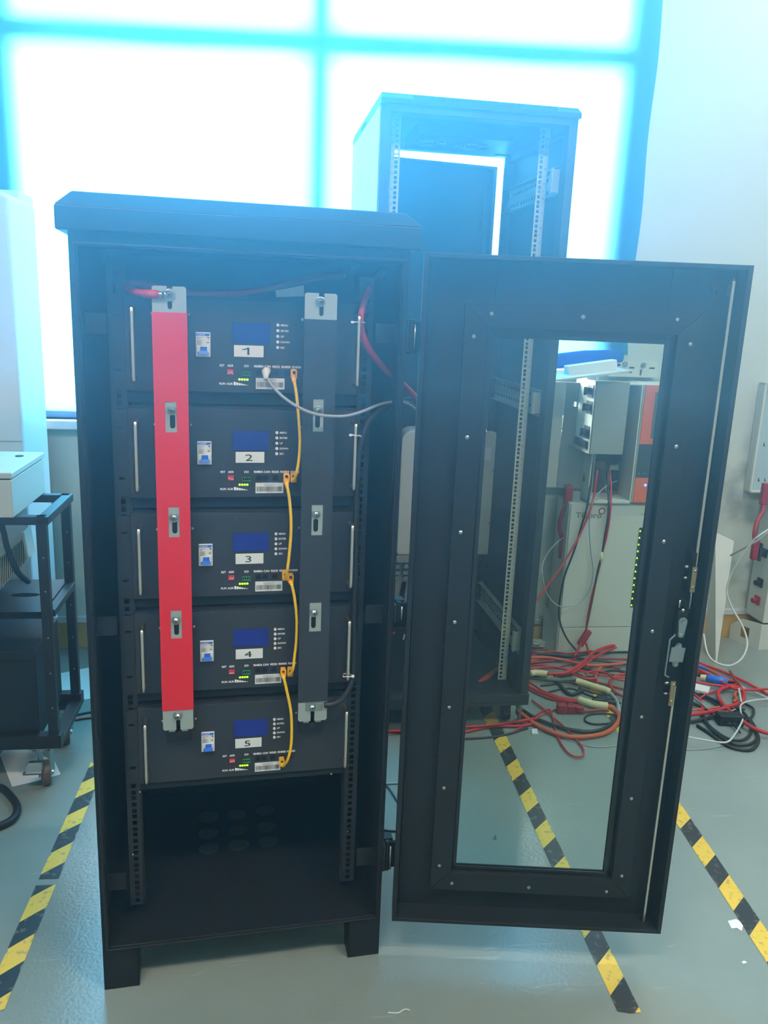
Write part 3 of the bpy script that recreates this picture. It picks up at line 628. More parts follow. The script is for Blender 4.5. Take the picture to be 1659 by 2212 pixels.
def patch(lab, pts, e0, e1):
    o = root('yellow_patch_cable', None, lab, 'cable', 'yellow patch cables', tuple(wpt('c', *pts[0])))
    MB().tube(spline(rel_(cpath(pts), o), 8), .0031, 10).build('cable_sheath', YELLOW, o, smooth=True)
    for e, nxt in ((e0, pts[0]), (e1, pts[-1])):
        c = wpt('c', e[0], e[1], PV - .004) - Vector(o.location)
        b = holed_plate([(-.0056, -.008), (.0056, -.008), (.0060, .006), (.0045, .010), (-.0045, .010), (-.0060, .006)], [rect(-.0028, .0028, -.001, .0065)], -.012, 0)
        b = b.build('plug_boot', BOOT, o, bevel=.0012); b.location = c; b.rotation_euler = (0, 0, FR['c'][2])
        q = wpt('c', *nxt) - Vector(o.location)
        n_ = MB().tube([c + Vector((0, -.007, -.004)), q], [.0058, .0036], 12).build('strain_relief', BOOT, o, smooth=True)
    return o
V5 = .052
patch('yellow patch cable at the top, looping from the topmost module to the second', [(636, 826, V5), (640, 850, V5), (645, 900, V5), (648, 950, V5), (646, 990, V5), (641, 1020, V5), (635, 1036, V5 + .012)], (634, 808), (633, 1031))
patch('yellow patch cable looping from the second module down to the middle one', [(620, 1050, V5), (624, 1070, V5), (628, 1110, V5), (628.5, 1150, V5), (625, 1195, V5), (621, 1228, V5), (617, 1248, V5 + .012)], (618, 1031), (615, 1242))
patch('yellow patch cable looping from the middle module down to the fourth', [(630, 1262, V5), (636, 1290, V5), (641, 1335, V5), (640, 1385, V5), (636, 1420, V5), (633, 1445, V5), (626, 1458, V5 + .012)], (627, 1247), (626, 1449))
patch('yellow patch cable at the bottom, looping from the fourth module to the lowest', [(613, 1464, V5), (619, 1490, V5), (628, 1535, V5), (630, 1580, V5), (628, 1615, V5), (621, 1642, V5), (612, 1655, V5 + .012)], (611, 1450), (608, 1643))
gc = root('grey_data_cable', None, 'grey data cable plugged into the topmost module and sagging to the right', 'cable', None, tuple(wpt('c', 576, 812, .06)))
MB().tube(spline(rel_(cpath([(578, 818, .055), (590, 836, .045), (612, 858, .035), (645, 880, .025), (680, 894, .02), (715, 899, .02), (750, 898, .025), (785, 888, .04), (815, 876, .06), (845, 869, .085), (880, 872, .12), (910, 893, .16)]), gc), 8), .0031, 10).build('cable_sheath', GREYC, gc, smooth=True)
c = wpt('c', 575, 806, .07) - Vector(gc.location)
b = MB().tube([c + Vector((0, .012, .004)), c + Vector((0, -.004, .003)), c + Vector((.002, -.016, -.010))], [.0078, .0082, .004], 10).build('plug_boot', WHITEP, gc, smooth=True)
b = MB().dome(c + Vector((0, -.004, .004)), (0, -.4, 1), .0055, .008).build('latch_cover', WHITEP, gc, smooth=True)
cable('grey_data_cable', [wpt('c', 868, 864, .12), wpt('c', 885, 868, .14), wpt('c', 905, 880, .17), wpt('c', 930, 905, .2)], .0016, GREYC, 'thin grey wire crossing the gap beside the upper door hinge')
def tie(x0, y0, x1, y1, v0, v1, lab):
    a, b = wpt('c', x0, y0, v0), wpt('c', x1, y1, v1); o = root('cable_tie', None, lab, 'cable tie', 'cable ties on the right handles', tuple(a))
    b -= a; a = Vector((0, 0, 0)); n = Vector((0, .008, 0))
    MB().tube([a, a.lerp(b, .5) + Vector((0, -.003, .001)), b, b + n * 2, a + n], .0010, 6).build('strap', TIE, o)
    MB().box(-.0035, .0025, -.002, .003, -.0022, .0022).build('tie_head', TIE, o, bevel=.0005)
tie(762, 696, 788, 697, .040, .056, 'white cable tie holding the red cable to the right handle of the topmost module')
tie(758, 940, 780, 943, .040, .050, 'white cable tie holding the black cable to the right handle of the second module')
tie(763, 1461, 741, 1462, .040, .045, 'white cable tie round the lower end of the right handle on the fourth module')
a = [pl('c', *q, .14) for q in ((595, 628), (656, 616), (657, 640), (597, 642))]
o = MB().prism(a, .139, .142).build('metal_tab', GALV); place(o, 'c'); tag(o, 'grey metal tab standing up on top of the uppermost battery module', 'metal plate')
# ------------------------------------------------------------------ tall open server rack behind
RH, RD = 2.044, .66
rk = root('server_rack', 'r', 'tall empty black server rack standing behind the open cabinet door', 'server rack')
m = MB(); zc = RH - .0305
# roof with perforated front lip
P = lambda x0, x1, y0, y1, z: [(x0, y0, z), (x0, y1, z), (x1, y1, z), (x1, y0, z)]
m.hexa(P(-.004, .604, -.012, RD + .004, zc - .002), P(-.004, .604, -.012, RD + .004, zc + .012)); m.hexa(P(-.004, .604, -.012, RD + .004, zc + .012), P(.0, .600, .012, RD - .004, RH))
m.build('roof', POWDER, rk, bevel=.001)
ps = MB()
for i in range(64):
    for j in range(4):
        x = .09 + i * .0069 + (j % 2) * .0034; y = -.0090 + j * .0046; z = zc + .0135 + (y + .0098) * .0188 / .024
        ps.box(x, x + .0036, y, y + .0026, z - .001, z + .0026)
ps.build('roof_perforation', HOLE, rk)
ps = MB()
for i in range(8): ps.box(-.0048, -.0038, .30 + i * .018, .309 + i * .018, zc - .001, zc + .011)
ps.build('roof_side_slots', HOLE, rk)
m = MB()
m.box(0, .0285, 0, .05, .09, zc).box(.572, .6, 0, .05, .09, zc).box(0, .6, 0, .05, zc - .022, zc).box(0, .03, RD - .04, RD, .09, zc).box(.572, .6, RD - .04, RD, .09, zc).box(0, .6, RD - .04, RD, zc - .007, zc)
m.box(0, .02, 0, RD, zc - .03, zc).box(.58, .6, 0, RD, zc - .03, zc)
m.build('frame', RAILB, rk, bevel=.0015)
m = MB().box(-.004, 0, .012, .40, .1, zc - .004).build('side_panel', CASEW, rk, bevel=.001)
MB().box(-.0045, -.004, .24, .252, 1.62, 1.66).box(-.0055, -.0045, .243, .249, 1.64, 1.655).build('panel_latch', DARK, m)
MB().box(-.004, 0, .404, RD, .1, zc - .004).build('side_panel', CASEW, rk, bevel=.001)
MB().box(.6, .603, .012, RD, .1, zc - .004).build('side_panel', DOORP, rk, bevel=.001)
# base
m = MB(); m.box(-.003, .603, -.004, .055, .0885, .13).box(0, .6, .055, RD, .1, .115).box(0, .03, 0, RD, .0885, .13).box(.57, .6, 0, RD, .0885, .13).box(0, .6, RD - .03, RD, .0885, .13)
m.build('base', RAILB, rk, bevel=.001)
m = MB()
for i in range(14): m.box(.585 - .3 + i * .02, .585 - .3 + i * .02 + .012, -.0045, -.0035, .1, .104)
m.build('base_slots', HOLE, rk)
for x, y in ((.06, .06), (.54, .06), (.06, RD - .06), (.54, RD - .06)):
    c = MB().cyl((x - .012, y, .035), (x + .012, y, .035), .032, 20).box(x - .02, x + .02, y - .02, y + .02, .070, .089).box(x - .016, x - .013, y - .015, y + .015, .03, .075).box(x + .013, x + .016, y - .015, y + .015, .03, .075)
    c.build('caster', DARK, rk, bevel=.001)
for x in (.585, .015):
    MB().cyl((x, .03, 0.0), (x, .03, .010), .020, 16).cyl((x, .03, .010), (x, .03, .089), .006, 12).cyl((x, .03, .05), (x, .03, .062), .012, 6).build('levelling_foot', STEEL, rk)
# numbered rails
def rack_rail(u0, u1, hu, v, side):
    r = rail(u0, u1, hu, v, .13, 2.008, .0098, .035, side).build('numbered_rail', RAILW, rk)
    t = MB(); z = .13 + .0222
    tx = (u0 + hu - .005) / 2 if side < 0 else (hu + .005 + u1) / 2
    for k in range(1, 43):
        t.text(str(k), tx, z - .003, .0065, v - .0002, .9, 'CENTER'); t.box(tx - .0035, tx + .0035, v - .0002, v, z + .0218, z + .0226); z += .04445
    t.build('printed_numbers', mat('grey_print', (110, 112, 104), .6), r)
rack_rail(.0500, .0795, .0680, .12, -1)
rack_rail(.5240, .5560, .5340, .12, 1)
# rear rails lit through
rail(.0600, .0850, .0730, RD - .10, .13, 2.0, side=-1).build('rear_rail', RAILB, rk)
rail(.562, .582, .573, RD - .05, .13, 2.0, side=1).build('rear_rail', RAILB, rk)
# horizontal side braces, perforated
for z in (1.845, 1.15, .30):
    m = MB(); m.box(.586, .588, .05, RD - .04, z - .04, z - .026).box(.586, .588, .05, RD - .04, z + .026, z + .04).box(.586, .588, .05, RD - .04, z - .014, z + .014)
    y = .05
    while y < RD - .05: m.box(.586, .588, y, y + .012, z - .026, z - .014).box(.586, .588, y + .006, y + .018, z + .014, z + .026); y += .03
    m.box(.570, .588, .05, RD - .04, z - .042, z - .040).box(.570, .588, .05, RD - .04, z + .040, z + .042)
    br = m.build('side_brace', GALV, rk)
    MB().box(.556, .586, .07, .078, z - .035, z + .035).box(.553, .557, .06, .085, z - .037, z + .037).build('brace_bracket', RAILW, br, bevel=.002)
# fan tray under the roof
m = MB(); m.box(.14, .46, .16, .42, zc - .044, zc - .012).box(.14, .46, .16, .162, zc - .046, zc - .008); ft = m.build('fan_tray', DARK, rk, bevel=.002)
for i in range(2):
    x = .20 + i * .15; gm = MB()
    for r in (.02, .032, .044, .056): gm.tube([(x + r * math.cos(a * math.pi / 12), .29 + r * math.sin(a * math.pi / 12), zc - .046) for a in range(25)], .0012, 5)
    gm.build('fan_guard', STEEL, ft)
m = MB()
for i in range(9): m.box(.5895, .5990, .20 + i * .020, .208 + i * .020, zc - .029, zc - .003)
# rear door, ajar
rd = MB(); dw = .552; t = .022
rd.box(0, dw, 0, .0015, .12, 1.988).box(0, .012, -t, 0, .12, 1.988).box(dw - .014, dw, -t, 0, .12, 1.988).box(0, dw, -t, 0, 1.978, 1.988).box(0, dw, -t, 0, .12, .13)
rd.box(dw - .045, dw - .035, -.012, 0, .16, 1.94)
o = rd.build('rear_door', DOORP, rk, bevel=.001); o.location = (.022, RD + .022, 0); o.rotation_euler = (0, 0, math.radians(8.5))

# cables and loose gear inside the rack's foot
def rk_(x, y, v): return wpt('r', x, y, v)
cable('orange_power_cable', [rk_(1000, 1510, .12), rk_(1032, 1480, .14), rk_(1060, 1458, .2), rk_(1082, 1440, .3), rk_(1095, 1425, .4)], .0125, ORANGE, 'thick orange cable entering the foot of the tall rack through a bracket', n=12)
cable('orange_power_cable', [rk_(1000, 1452, .25), rk_(1030, 1462, .22), rk_(1052, 1478, .2), rk_(1045, 1495, .15), rk_(1020, 1500, .1)], .009, ORANGE, 'orange cable loop curling low inside the tall rack')
cable('black_power_cable', [rk_(990, 1515, .15), rk_(1030, 1502, .16), rk_(1058, 1470, .22), rk_(1075, 1450, .3)], .009, RUBBER, 'black cable beside the orange one inside the foot of the tall rack')
o = root('cable_bracket', None, 'grey bent sheet metal bracket at the foot of the tall rack', 'bracket', None, tuple(rk_(1082, 1468, .3)))
MB().tube([Vector((-.018, 0, .03)), Vector((-.010, 0, .044)), Vector((.010, 0, .046)), Vector((.025, 0, .035))], .005, 8).build('hook', PAINTG, o)
MB().prism([(.02, .05), (.027, .05), (-.006, -.03), (-.013, -.03)], 0, .03).build('plate', PAINTG, o, bevel=.001)

# ------------------------------------------------------------------ equipment on the back wall
def wb_(x0, y0, x1, y1, d):
    a = pl('w', x0, y0, -d); b = pl('w', x1, y1, -d); return a[0], b[0], min(a[1], b[1]), max(a[1], b[1])
# inverter behind the rack
iv = root('wall_inverter', 'w', 'large pale grey rounded inverter on the wall behind the tall rack', 'inverter')
m = holed_plate([], [], 0, 1) if False else MB()
u0, u1, z0, z1 = .030, .440, .462, .978
def rrect(u0, u1, z0, z1, r, n=6):
    p = []
    for cx_, cz_, a0 in ((u1 - r, z1 - r, 0), (u0 + r, z1 - r, 90), (u0 + r, z0 + r * .3, 180), (u1 - r, z0 + r * .3, 270)):
        rr_ = r if a0 < 180 else r * .3
        cx2 = u1 - rr_ if a0 in (0, 270) else u0 + rr_; cz2 = z1 - rr_ if a0 < 180 else z0 + rr_
        for k in range(n + 1): a = math.radians(a0 + 90 * k / n); p.append((cx2 + rr_ * math.cos(a), cz2 + rr_ * math.sin(a)))
    return p
m.prism(rrect(u0, u1, z0, z1, .05), -.20, -.06).build('case', PAINTW, iv, bevel=.006)
m = MB()
for i in range(18): m.box(u1 - .018, u1 - .004, -.2012, -.2002, z0 + .05 + i * .023, z0 + .055 + i * .023)
m.build('cooling_ribs', PAINTG, iv)
MB().box(u1 - .085, u1 - .045, -.2015, -.2, z1 - .115, z1 - .065).build('rating_label', LABEL, iv)
for z in (.82, .60): MB().dome((u1 - .03, -.20, z), (0, -1, 0), .006, .004).build('screw', STEEL, iv)
MB().box(u0, u1 - .07, -.195, -.06, z0 - .035, z0 - .002).build('lower_skirt', PAINTG, iv, bevel=.003)
# fuse holder and combiner under the inverter
tb = root('fuse_box', 'w', 'open fuse block with red and black terminals under the grey inverter', 'fuse box')
a = wb_(845, 1218, 884, 1302, .12)
MB().box(a[0], a[1] + .01, -.10, -.03, a[2], a[3]).build('tray', PAINTG, tb, bevel=.002)
w_ = a[1] - a[0]; h_ = a[3] - a[2]
for i in range(2):
    cx_ = a[0] + w_ * (.32 + .46 * i)
    MB().box(cx_ - .013, cx_ + .013, -.118, -.10, a[3] - h_ * .28, a[3] - h_ * .18).build('fuse_cap', PAINTW, tb, bevel=.002)
    MB().cyl((cx_, -.10, a[3] - h_ * .38), (cx_, -.115, a[3] - h_ * .38), .010, 16).build('screw', STEEL, tb)
    MB().cyl((cx_, -.10, a[3] - h_ * .08), (cx_, -.115, a[3] - h_ * .08), .010, 16).build('screw', STEEL, tb)
cx_ = a[0] + w_ * .15; MB().tube([(cx_, -.11, a[3] - h_ * .5), (cx_, -.11, a[2] + .005)], .010, 10).build('red_terminal_boot', REDC, tb)
cx_ = a[0] + w_ * .62; MB().tube([(cx_ + .008, -.112, a[3] - h_ * .5), (cx_ + .004, -.112, a[3] - h_ * .7), (cx_, -.11, a[2] + .005)], .010, 10).build('black_terminal_boot', RUBBER, tb)
cb = root('breaker_box', 'w', 'black battery box with a blue and white label low behind the cabinet', 'battery box')
a = wb_(845, 1306, 884, 1372, .13); MB().box(a[0] - .04, a[1], -.12, -.03, a[2], a[3] - .022).build('case', DARK, cb, bevel=.003)
MB().box(a[0] - .04, a[1], -.122, -.03, a[3] - .022, a[3] - .012).build('blue_label', BLUEP, cb); MB().box(a[0] - .04, a[1], -.12, -.03, a[3] - .012, a[3]).build('white_lid', CASEW, cb, bevel=.001)
c = pt('w', 866, 1307, -.122); MB().dome((c.x, -.122, c.z), (0, -1, 0), .009, .003).build('emblem', LABEL, cb)
mb_ = root('metering_box', 'w', 'grey box with a dark clear window, behind the left of the tall rack', 'electrical box')
a = wb_(1020, 1212, 1058, 1300, .12); MB().box(a[0] - .13, a[1], -.11, -.012, a[2], a[3]).build('case', PAINTG, mb_, bevel=.006)
MB().box(a[0] - .11, a[1] - .018, -.1125, -.11, a[2] + .018, a[3] - .018).build('window', LCD, mb_, bevel=.004)
for z in (a[2] + .008, a[3] - .008): MB().dome((a[1] - .008, -.11, z), (0, -1, 0), .004, .002).build('screw', DARK, mb_)
o = root('terminal_strip', 'w', 'narrow terminal strip of white and yellow marks under the metering box', 'terminal strip')
a = wb_(1027, 1302, 1034, 1370, .10); MB().box(a[0], a[1], -.10, -.03, a[2], a[3]).build('strip', WOOD, o)
m = MB(); n_ = 11
for i in range(n_): z = a[2] + (a[3] - a[2]) * (i + .2) / n_; m.box(a[1] + .004, a[1] + .009, -.10, -.03, z, z + (a[3] - a[2]) / n_ * .6)
m.build('terminals', LABEL, o)
# patch shelves seen through the gap by the cabinet
sh = root('equipment_stack', 'w', 'stack of grey and black rack units low behind the cabinet gap', 'equipment stack')
for i, (ya, yb, mt) in enumerate(((1370, 1388, PAINTG), (1390, 1400, DARK), (1402, 1410, PAINTG), (1412, 1424, DARK), (1426, 1462, PAINTG), (1466, 1490, PAINTG))):
    a = wb_(850, ya, 882, yb, .16 + .04 * (i > 3)); MB().box(a[0] - .01, a[1] + .01, -(.16 + .04 * (i > 3)), -.03, a[2], a[3]).build('rack_unit', mt, sh, bevel=.001)
def wp(x, y, d): return wpt('w', x, y, -d)
cable('black_power_cable', [wp(855, 1372, .2), wp(852, 1410, .22), wp(856, 1450, .24), wp(870, 1480, .28), wp(890, 1500, .32)], .0105, RUBBER, 'thick black cable hanging below the black battery box')
cable('orange_power_cable', [wp(850, 1365, .19), wp(849, 1400, .2), wp(854, 1440, .2), wp(868, 1470, .22), wp(885, 1500, .24)], .006, ORANGE, 'orange cable hanging beside the thick black one in the gap')
cable('white_cable', [wp(874, 1370, .25), wp(868, 1395, .26), wp(865, 1430, .28), wp(868, 1460, .28), wp(870, 1480, .28)], .004, WHITEC, 'thin white cable hanging in the gap between cabinet and door')
cable('black_cable', [wp(905, 1415, .3), wp(872, 1440, .34), wp(855, 1465, .34), wp(842, 1490, .34), wp(830, 1520, .32)], .005, RUBBER, 'thin black cable crossing diagonally in the gap behind the cabinet')

# battery tower with round-button logo
tg = root('battery_tower', 'w', 'pale floor-standing battery tower with a brand logo and green lamps, behind the glass', 'battery tower')
u0, u1, zt = .760, 1.185, .6795
MB().box(u0, u1, -.165, -.02, 0, zt).build('case', PAINTW, tg, bevel=.004)
fp = MB().box(u0 + .006, u1 - .004, -.172, -.165, .125, zt - .006).build('front_panel', PAINTW, tg, bevel=.002)
MB().box(u0 + .006, u1 - .004, -.171, -.165, .004, .122).build('lower_panel', PAINTW, tg, bevel=.002)
c = pt('w', 1243, 1117, -.173)
MB().text('TGpro', c.x, c.z - .004, .026, -.1728, 1.15).build('logo_lettering', PAINTG if False else mat('logo_green_grey', (70, 92, 88), .5), fp)
c = pt('w', 1300, 1104, -.173); g = MB(); g2 = []
for k in range(20): r = .0165 if k % 2 else .0125; g2.append((c.x + r * math.cos(k * math.pi / 10), c.z + r * math.sin(k * math.pi / 10)))
g.prism(g2, -.1730, -.1722).build('logo_gear', REDDK, fp); MB().cyl((c.x, -.1728, c.z), (c.x, -.1736, c.z), .0095, 20).build('logo_centre', LABEL, fp)
a, b = pt('w', 1388, 1140, -.173), pt('w', 1364, 1312, -.173)
ls = MB().box(a.x - .014, a.x + .03, -.1745, -.172, b.z, a.z).build('lamp_strip', DARK, tg, bevel=.001)
for i in range(12):
    f = i / 11; c = pt('w', 1383 + (1364 - 1383) * f, 1147 + (1307 - 1147) * f, -.1745)
    MB().prism([(c.x - .004, c.z - .0035), (c.x + .004, c.z - .0035), (c.x, c.z + .0045)], -.1755, -.1740).build('green_lamp', LEDG, ls)
c = pt('w', 1386, 1113, -.173); MB().text('SNPower', c.x - .008, c.z, .010, -.1728).build('side_lettering', PAINTG, fp)
# hybrid inverter enclosure, cover removed
he = root('inverter_enclosure', 'w', 'grey inverter enclosure with its cover half off above the pale battery tower', 'inverter')
a = wb_(1240, 838, 1368, 1085, .16)
ub0, ub1, zb0, zb1 = pl('w', 1262, 1080, -.14)[0], pl('w', 1350, 960, -.14)[0] + .03, .684, pl('w', 1300, 826, -.14)[1]
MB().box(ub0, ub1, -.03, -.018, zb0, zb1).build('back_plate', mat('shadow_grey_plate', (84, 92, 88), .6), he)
MB().box(ub0, ub0 + .006, -.17, -.02, zb0, zb1).box(ub1 - .006, ub1, -.19, -.02, zb0, zb1).box(ub0, ub1, -.19, -.02, zb0, zb0 + .012).box(ub0, ub1, -.17, -.02, zb1 - .006, zb1).build('frame', PAINTW, he, bevel=.001)
a = wb_(1280, 824, 1358, 981, .25); z_lo = pl('w', 1275, 981, -.25)[1]; ca0 = pl('w', 1282, 900, -.25)[0]; ca1 = pl('w', 1354, 900, -.25)[0]; ct = pl('w', 1320, 825, -.25)[1]
MB().box(ca0, ca1, -.25, -.20, z_lo, ct).box(ca0, ca0 + .004, -.25, -.05, z_lo, ct).build('cover', PAINTG, he, bevel=.002)
sw = MB().box(ca0 - .003, ca0, -.245, -.06, z_lo, ct).build('switch_side', PAINTW, he)
for (z_, kind) in ((1.15, 'rotary'), (1.085, 'isolator'), (.985, 'rotary')):
    MB().box(ca0 - .006, ca0 - .003, -.235, -.175, z_ - .026, z_ + .026).cyl((ca0 - .006, -.205, z_), (ca0 - .022, -.205, z_), .014, 16).box(ca0 - .034, ca0 - .020, -.209, -.201, z_ - .016, z_ + .016).build('rotary_switch', DARK, he, bevel=.001)
bz = .935
for i in range(4): MB().box(ca0 - .012, ca0 - .003, -.225 + i * .034, -.197 + i * .034, bz - .015, bz + .015).build('small_breaker', DARK, he, bevel=.001)
ms = holed_plate(rect(0, .070, .69, 1.165), [rect(.006 + i * .0075, .010 + i * .0075, .70 + j * .0135, .7065 + j * .0135) for i in range(8) for j in range(33)], 0, .0015).build('perforated_screen', PAINTW, he)
ms.location = (ub0 + .004, -.05, 0); ms.rotation_euler = (0, 0, -math.radians(55))
for i, (ax, az) in enumerate(((.30, .17), (.6, .17))):
    x = ub0 + (ub1 - ub0) * ax + .02; MB().box(x - .03, x + .035, -.10, -.03, z_lo - .055, z_lo - .002).build('terminal_block', DARK, he, bevel=.002)
MB().box(ub0 + .05, ub0 + .10, -.085, -.03, z_lo - .09, z_lo - .055).build('relay', mat('amber_relay', (120, 100, 50), .5), he, bevel=.002)
MB().box(ub1 - .045, ub1 - .018, -.09, -.06, zb0 + .03, zb0 + .12).build('communication_port', DARK, he, bevel=.001)
o = MB().box(ub1 - .05, ub1 - .010, -.058, -.03, zb0 + .02, zb0 + .14).build('port_board', PAINTW, he)
# open side door of the enclosure
odr = root('slotted_sheet', 'w', 'tall grey steel panel with paired slots standing left of the inverter enclosure', 'metal panel', None, (pl('w', 1206, 1055, -.08)[0], -.06, 0))
holed_plate(rect(0, .115, pl('w', 1215, 1055, -.08)[1], pl('w', 1225, 826, -.08)[1]), [rect(x, x + .014, z, z + .019) for z in (.893, 1.073) for x in (.035, .065)], 0, .003).build('panel', PAINTG, odr).rotation_euler = (0, 0, -math.radians(20))
MB().box(-.055, -.002, 0, .004, pl('w', 1215, 1055, -.08)[1], pl('w', 1225, 826, -.08)[1]).build('folded_edge', PAINTW, odr)
# orange unit
ob = root('orange_inverter', 'w', 'orange and black inverter box with a blue lamp, right of the grey enclosure', 'inverter')
oa0 = ub1 + .006; oz0, oz1 = pl('w', 1370, 1087, -.19)[1], pl('w', 1400, 830, -.19)[1]
zb_, zc_ = pl('w', 1400, 960, -.19)[1], pl('w', 1380, 1032, -.19)[1]
oc = MB().box(oa0, 1.23, -.185, -.02, oz0, oz1).build('case', PAINTW, ob, bevel=.003)
MB().box(oa0 + .004, 1.228, -.19, -.185, zb_, oz1 - .004).build('upper_panel', ORBOX, ob, bevel=.001)
MB().box(oa0 + .004, 1.228, -.19, -.185, zc_, zb_).build('black_band', mat('smoked_band', (58, 66, 76), .25), ob)
MB().box(oa0 + .004, 1.228, -.19, -.185, oz0 + .002, zc_).build('lower_panel', ORBOX, ob, bevel=.001)
c = pt('w', 1394, 1048, -.19); MB().dome((c.x, -.19, c.z), (0, -1, 0), .0055, .004).build('blue_lamp', LEDB, ob)
c = pt('w', 1411, 895, -.19); MB().box(c.x, c.x + .03, -.192, -.19, c.z - .1, c.z + .09).build('dark_display', mat('dull_display', (92, 96, 92), .3), ob)
for x in (1380, 1392): c = pt('w', x, 1023, -.19); MB().dome((c.x, -.19, c.z), (0, -1, 0), .003, .002, 8).build('screw', STEEL, ob)
# leads out of the enclosure
def lead(l, r, m, lab, nm='cable', d=.2): return cable(nm, [wp(x, y, q) for x, y, q in l], r, m, lab)
lead([(1291, 1016, .10), (1286, 1050, .17), (1279, 1090, .20), (1264, 1130, .21), (1245, 1170, .23), (1215, 1220, .26), (1180, 1270, .3), (1150, 1305, .32)], .0042, REDC, 'thin red lead running down left from the open inverter enclosure', 'red_lead')
lead([(1279, 1000, .10), (1275, 1050, .17), (1268, 1095, .2), (1255, 1140, .2), (1240, 1190, .2), (1218, 1250, .2), (1208, 1310, .2), (1210, 1345, .2), (1225, 1380, .22), (1245, 1405, .25)], .0042, RUBBER, 'black lead running down over the left of the pale battery tower', 'black_lead')
lead([(1318, 1016, .10), (1320, 1060, .17), (1318, 1110, .2), (1310, 1160, .2), (1300, 1195, .2)], .0040, REDC, 'red lead hanging straight from the right of the open enclosure', 'red_lead')
lead([(1311, 1016, .10), (1314, 1060, .17), (1314, 1110, .2), (1306, 1160, .2), (1300, 1200, .2), (1292, 1230, .2), (1280, 1290, .2), (1270, 1340, .2), (1264, 1372, .21)], .0045, RUBBER, 'black lead running with a red one down the middle of the pale tower', 'black_lead')
lead([(1298, 1212, .2), (1288, 1250, .2), (1278, 1290, .2), (1270, 1330, .2), (1265, 1365, .21)], .0042, REDDK, 'dark red lead below the taped splice on the pale tower', 'red_lead')
lead([(1300, 1192, .2), (1298, 1215, .2)], .006, CREAM, 'taped splice in the lead down the pale tower', 'lead_splice')
lead([(1335, 1038, .08), (1318, 1045, .14), (1298, 1060, .18), (1280, 1085, .2), (1273, 1130, .2), (1276, 1190, .2), (1281, 1230, .2), (1275, 1270, .2), (1255, 1300, .2), (1225, 1311, .22), (1200, 1305, .24), (1180, 1280, .24), (1171, 1240, .22), (1175, 1210, .18), (1195, 1180, .16), (1218, 1160, .14)], .0026, GREYC, 'thin grey wire looping round the left edge of the pale tower', 'grey_wire')
lead([(1270, 985, .08), (1267, 1010, .1), (1262, 1040, .12)], .008, REDDK, 'red cable inside the left of the open enclosure', 'red_lead')
rcn = root('red_connector', None, 'red cable connector on the wall left of the pale battery tower', 'connector', None, tuple(wp(1228, 1075, .12)))
MB().box(-.018, .012, -.02, .02, -.035, .055).build('housing', REDDK, rcn, bevel=.003); MB().box(.012, .045, -.018, .018, -.03, .03).build('grey_block', PAINTG, rcn, bevel=.003)
lead([(1222, 1085, .12), (1214, 1110, .12), (1209, 1130, .12), (1210, 1150, .12), (1215, 1165, .12)], .0085, REDDK, 'dark red cable curving down from the wall connector', 'red_lead')
lead([(1214, 1165, .12), (1211, 1185, .12), (1210, 1205, .12)], .0095, REDDK, 'red sleeve at the left edge of the pale tower', 'red_sleeve')
# anderson connector at the foot of the tower
ac = root('red_connector', None, 'red plug lying against the foot of the pale battery tower', 'connector', None, tuple(wp(1262, 1378, .24)))
o = MB().box(-.014, .014, -.012, .012, -.038, .040).build('housing', REDDK, ac, bevel=.004); o.rotation_euler = (0, .45, 0)
cable('red_lead', [wp(1254, 1392, .25), wp(1248, 1405, .3), wp(1240, 1418, .34)], .006, REDDK, 'short red cable from the plug at the tower foot down to the heap')
cable('red_lead', [wp(1266, 1390, .25), wp(1270, 1403, .28), wp(1272, 1412, .3)], .005, REDDK, 'dark lead leaving the plug at the foot of the pale tower')
# shelf, foam and bracket by the window
sf = root('white_board', None, 'white tray board tilted under the foam block below the window', 'board')
q = [wp(1170, 806, .34), wp(1361, 799, .34), wp(1335, 790, .14), wp(1170, 796, .14)]
q = [wp(1150, 826, .36), wp(1361, 800, .30), wp(1322, 790, .06), wp(1150, 800, .06)]
MB().hexa([v - Vector((0, 0, .008)) for v in q], q).build('tray', CASEW, sf, bevel=.001)
fm = root('foam_block', 'w', 'block of white packing foam standing on the board below the window', 'foam')
q = [pt('w', *v) for v in ((1219, 817, -.20), (1322, 803, -.20), (1320, 775, -.20), (1215, 789, -.20))]
MB().prism([(v.x, v.z) for v in q], -.26, -.21).build('foam', FOAM, fm, bevel=.003)
bk = root('wall_bracket', 'w', 'white mounting bracket bolted to the wall right of the window corner', 'bracket')
a = wb_(1318, 780, 1418, 816, .03); m = holed_plate(rect(a[0], a[1], a[2], a[3]), [rect(a[0] + (a[1] - a[0]) * f - .012, a[0] + (a[1] - a[0]) * f + .012, z_ - .004, z_ + .004) for f, z_ in ((.46, a[3] - .025), (.42, a[2] + .02), (.88, a[3] - .024))] + [rect(a[0] + (a[1] - a[0]) * .66 - .004, a[0] + (a[1] - a[0]) * .66 + .004, a[2] + .008, a[2] + .032)], -.03, -.026)
m.build('plate', PAINTW, bk); MB().box(a[0], a[1], -.026, 0, a[3] - .004, a[3]).box(a[0], a[1], -.026, 0, a[2], a[2] + .004).box(a[1] - .004, a[1], -.026, 0, a[2], a[3]).build('flanges', PAINTW, bk)
for x, y in ((1350, 787), (1389, 789)): c = pt('w', x, y, -.03); MB().cyl((c.x, -.03, c.z), (c.x, -.033, c.z), .012, 20).cyl((c.x, -.033, c.z), (c.x, -.040, c.z), .007, 6).build('bolt', STEEL, bk)

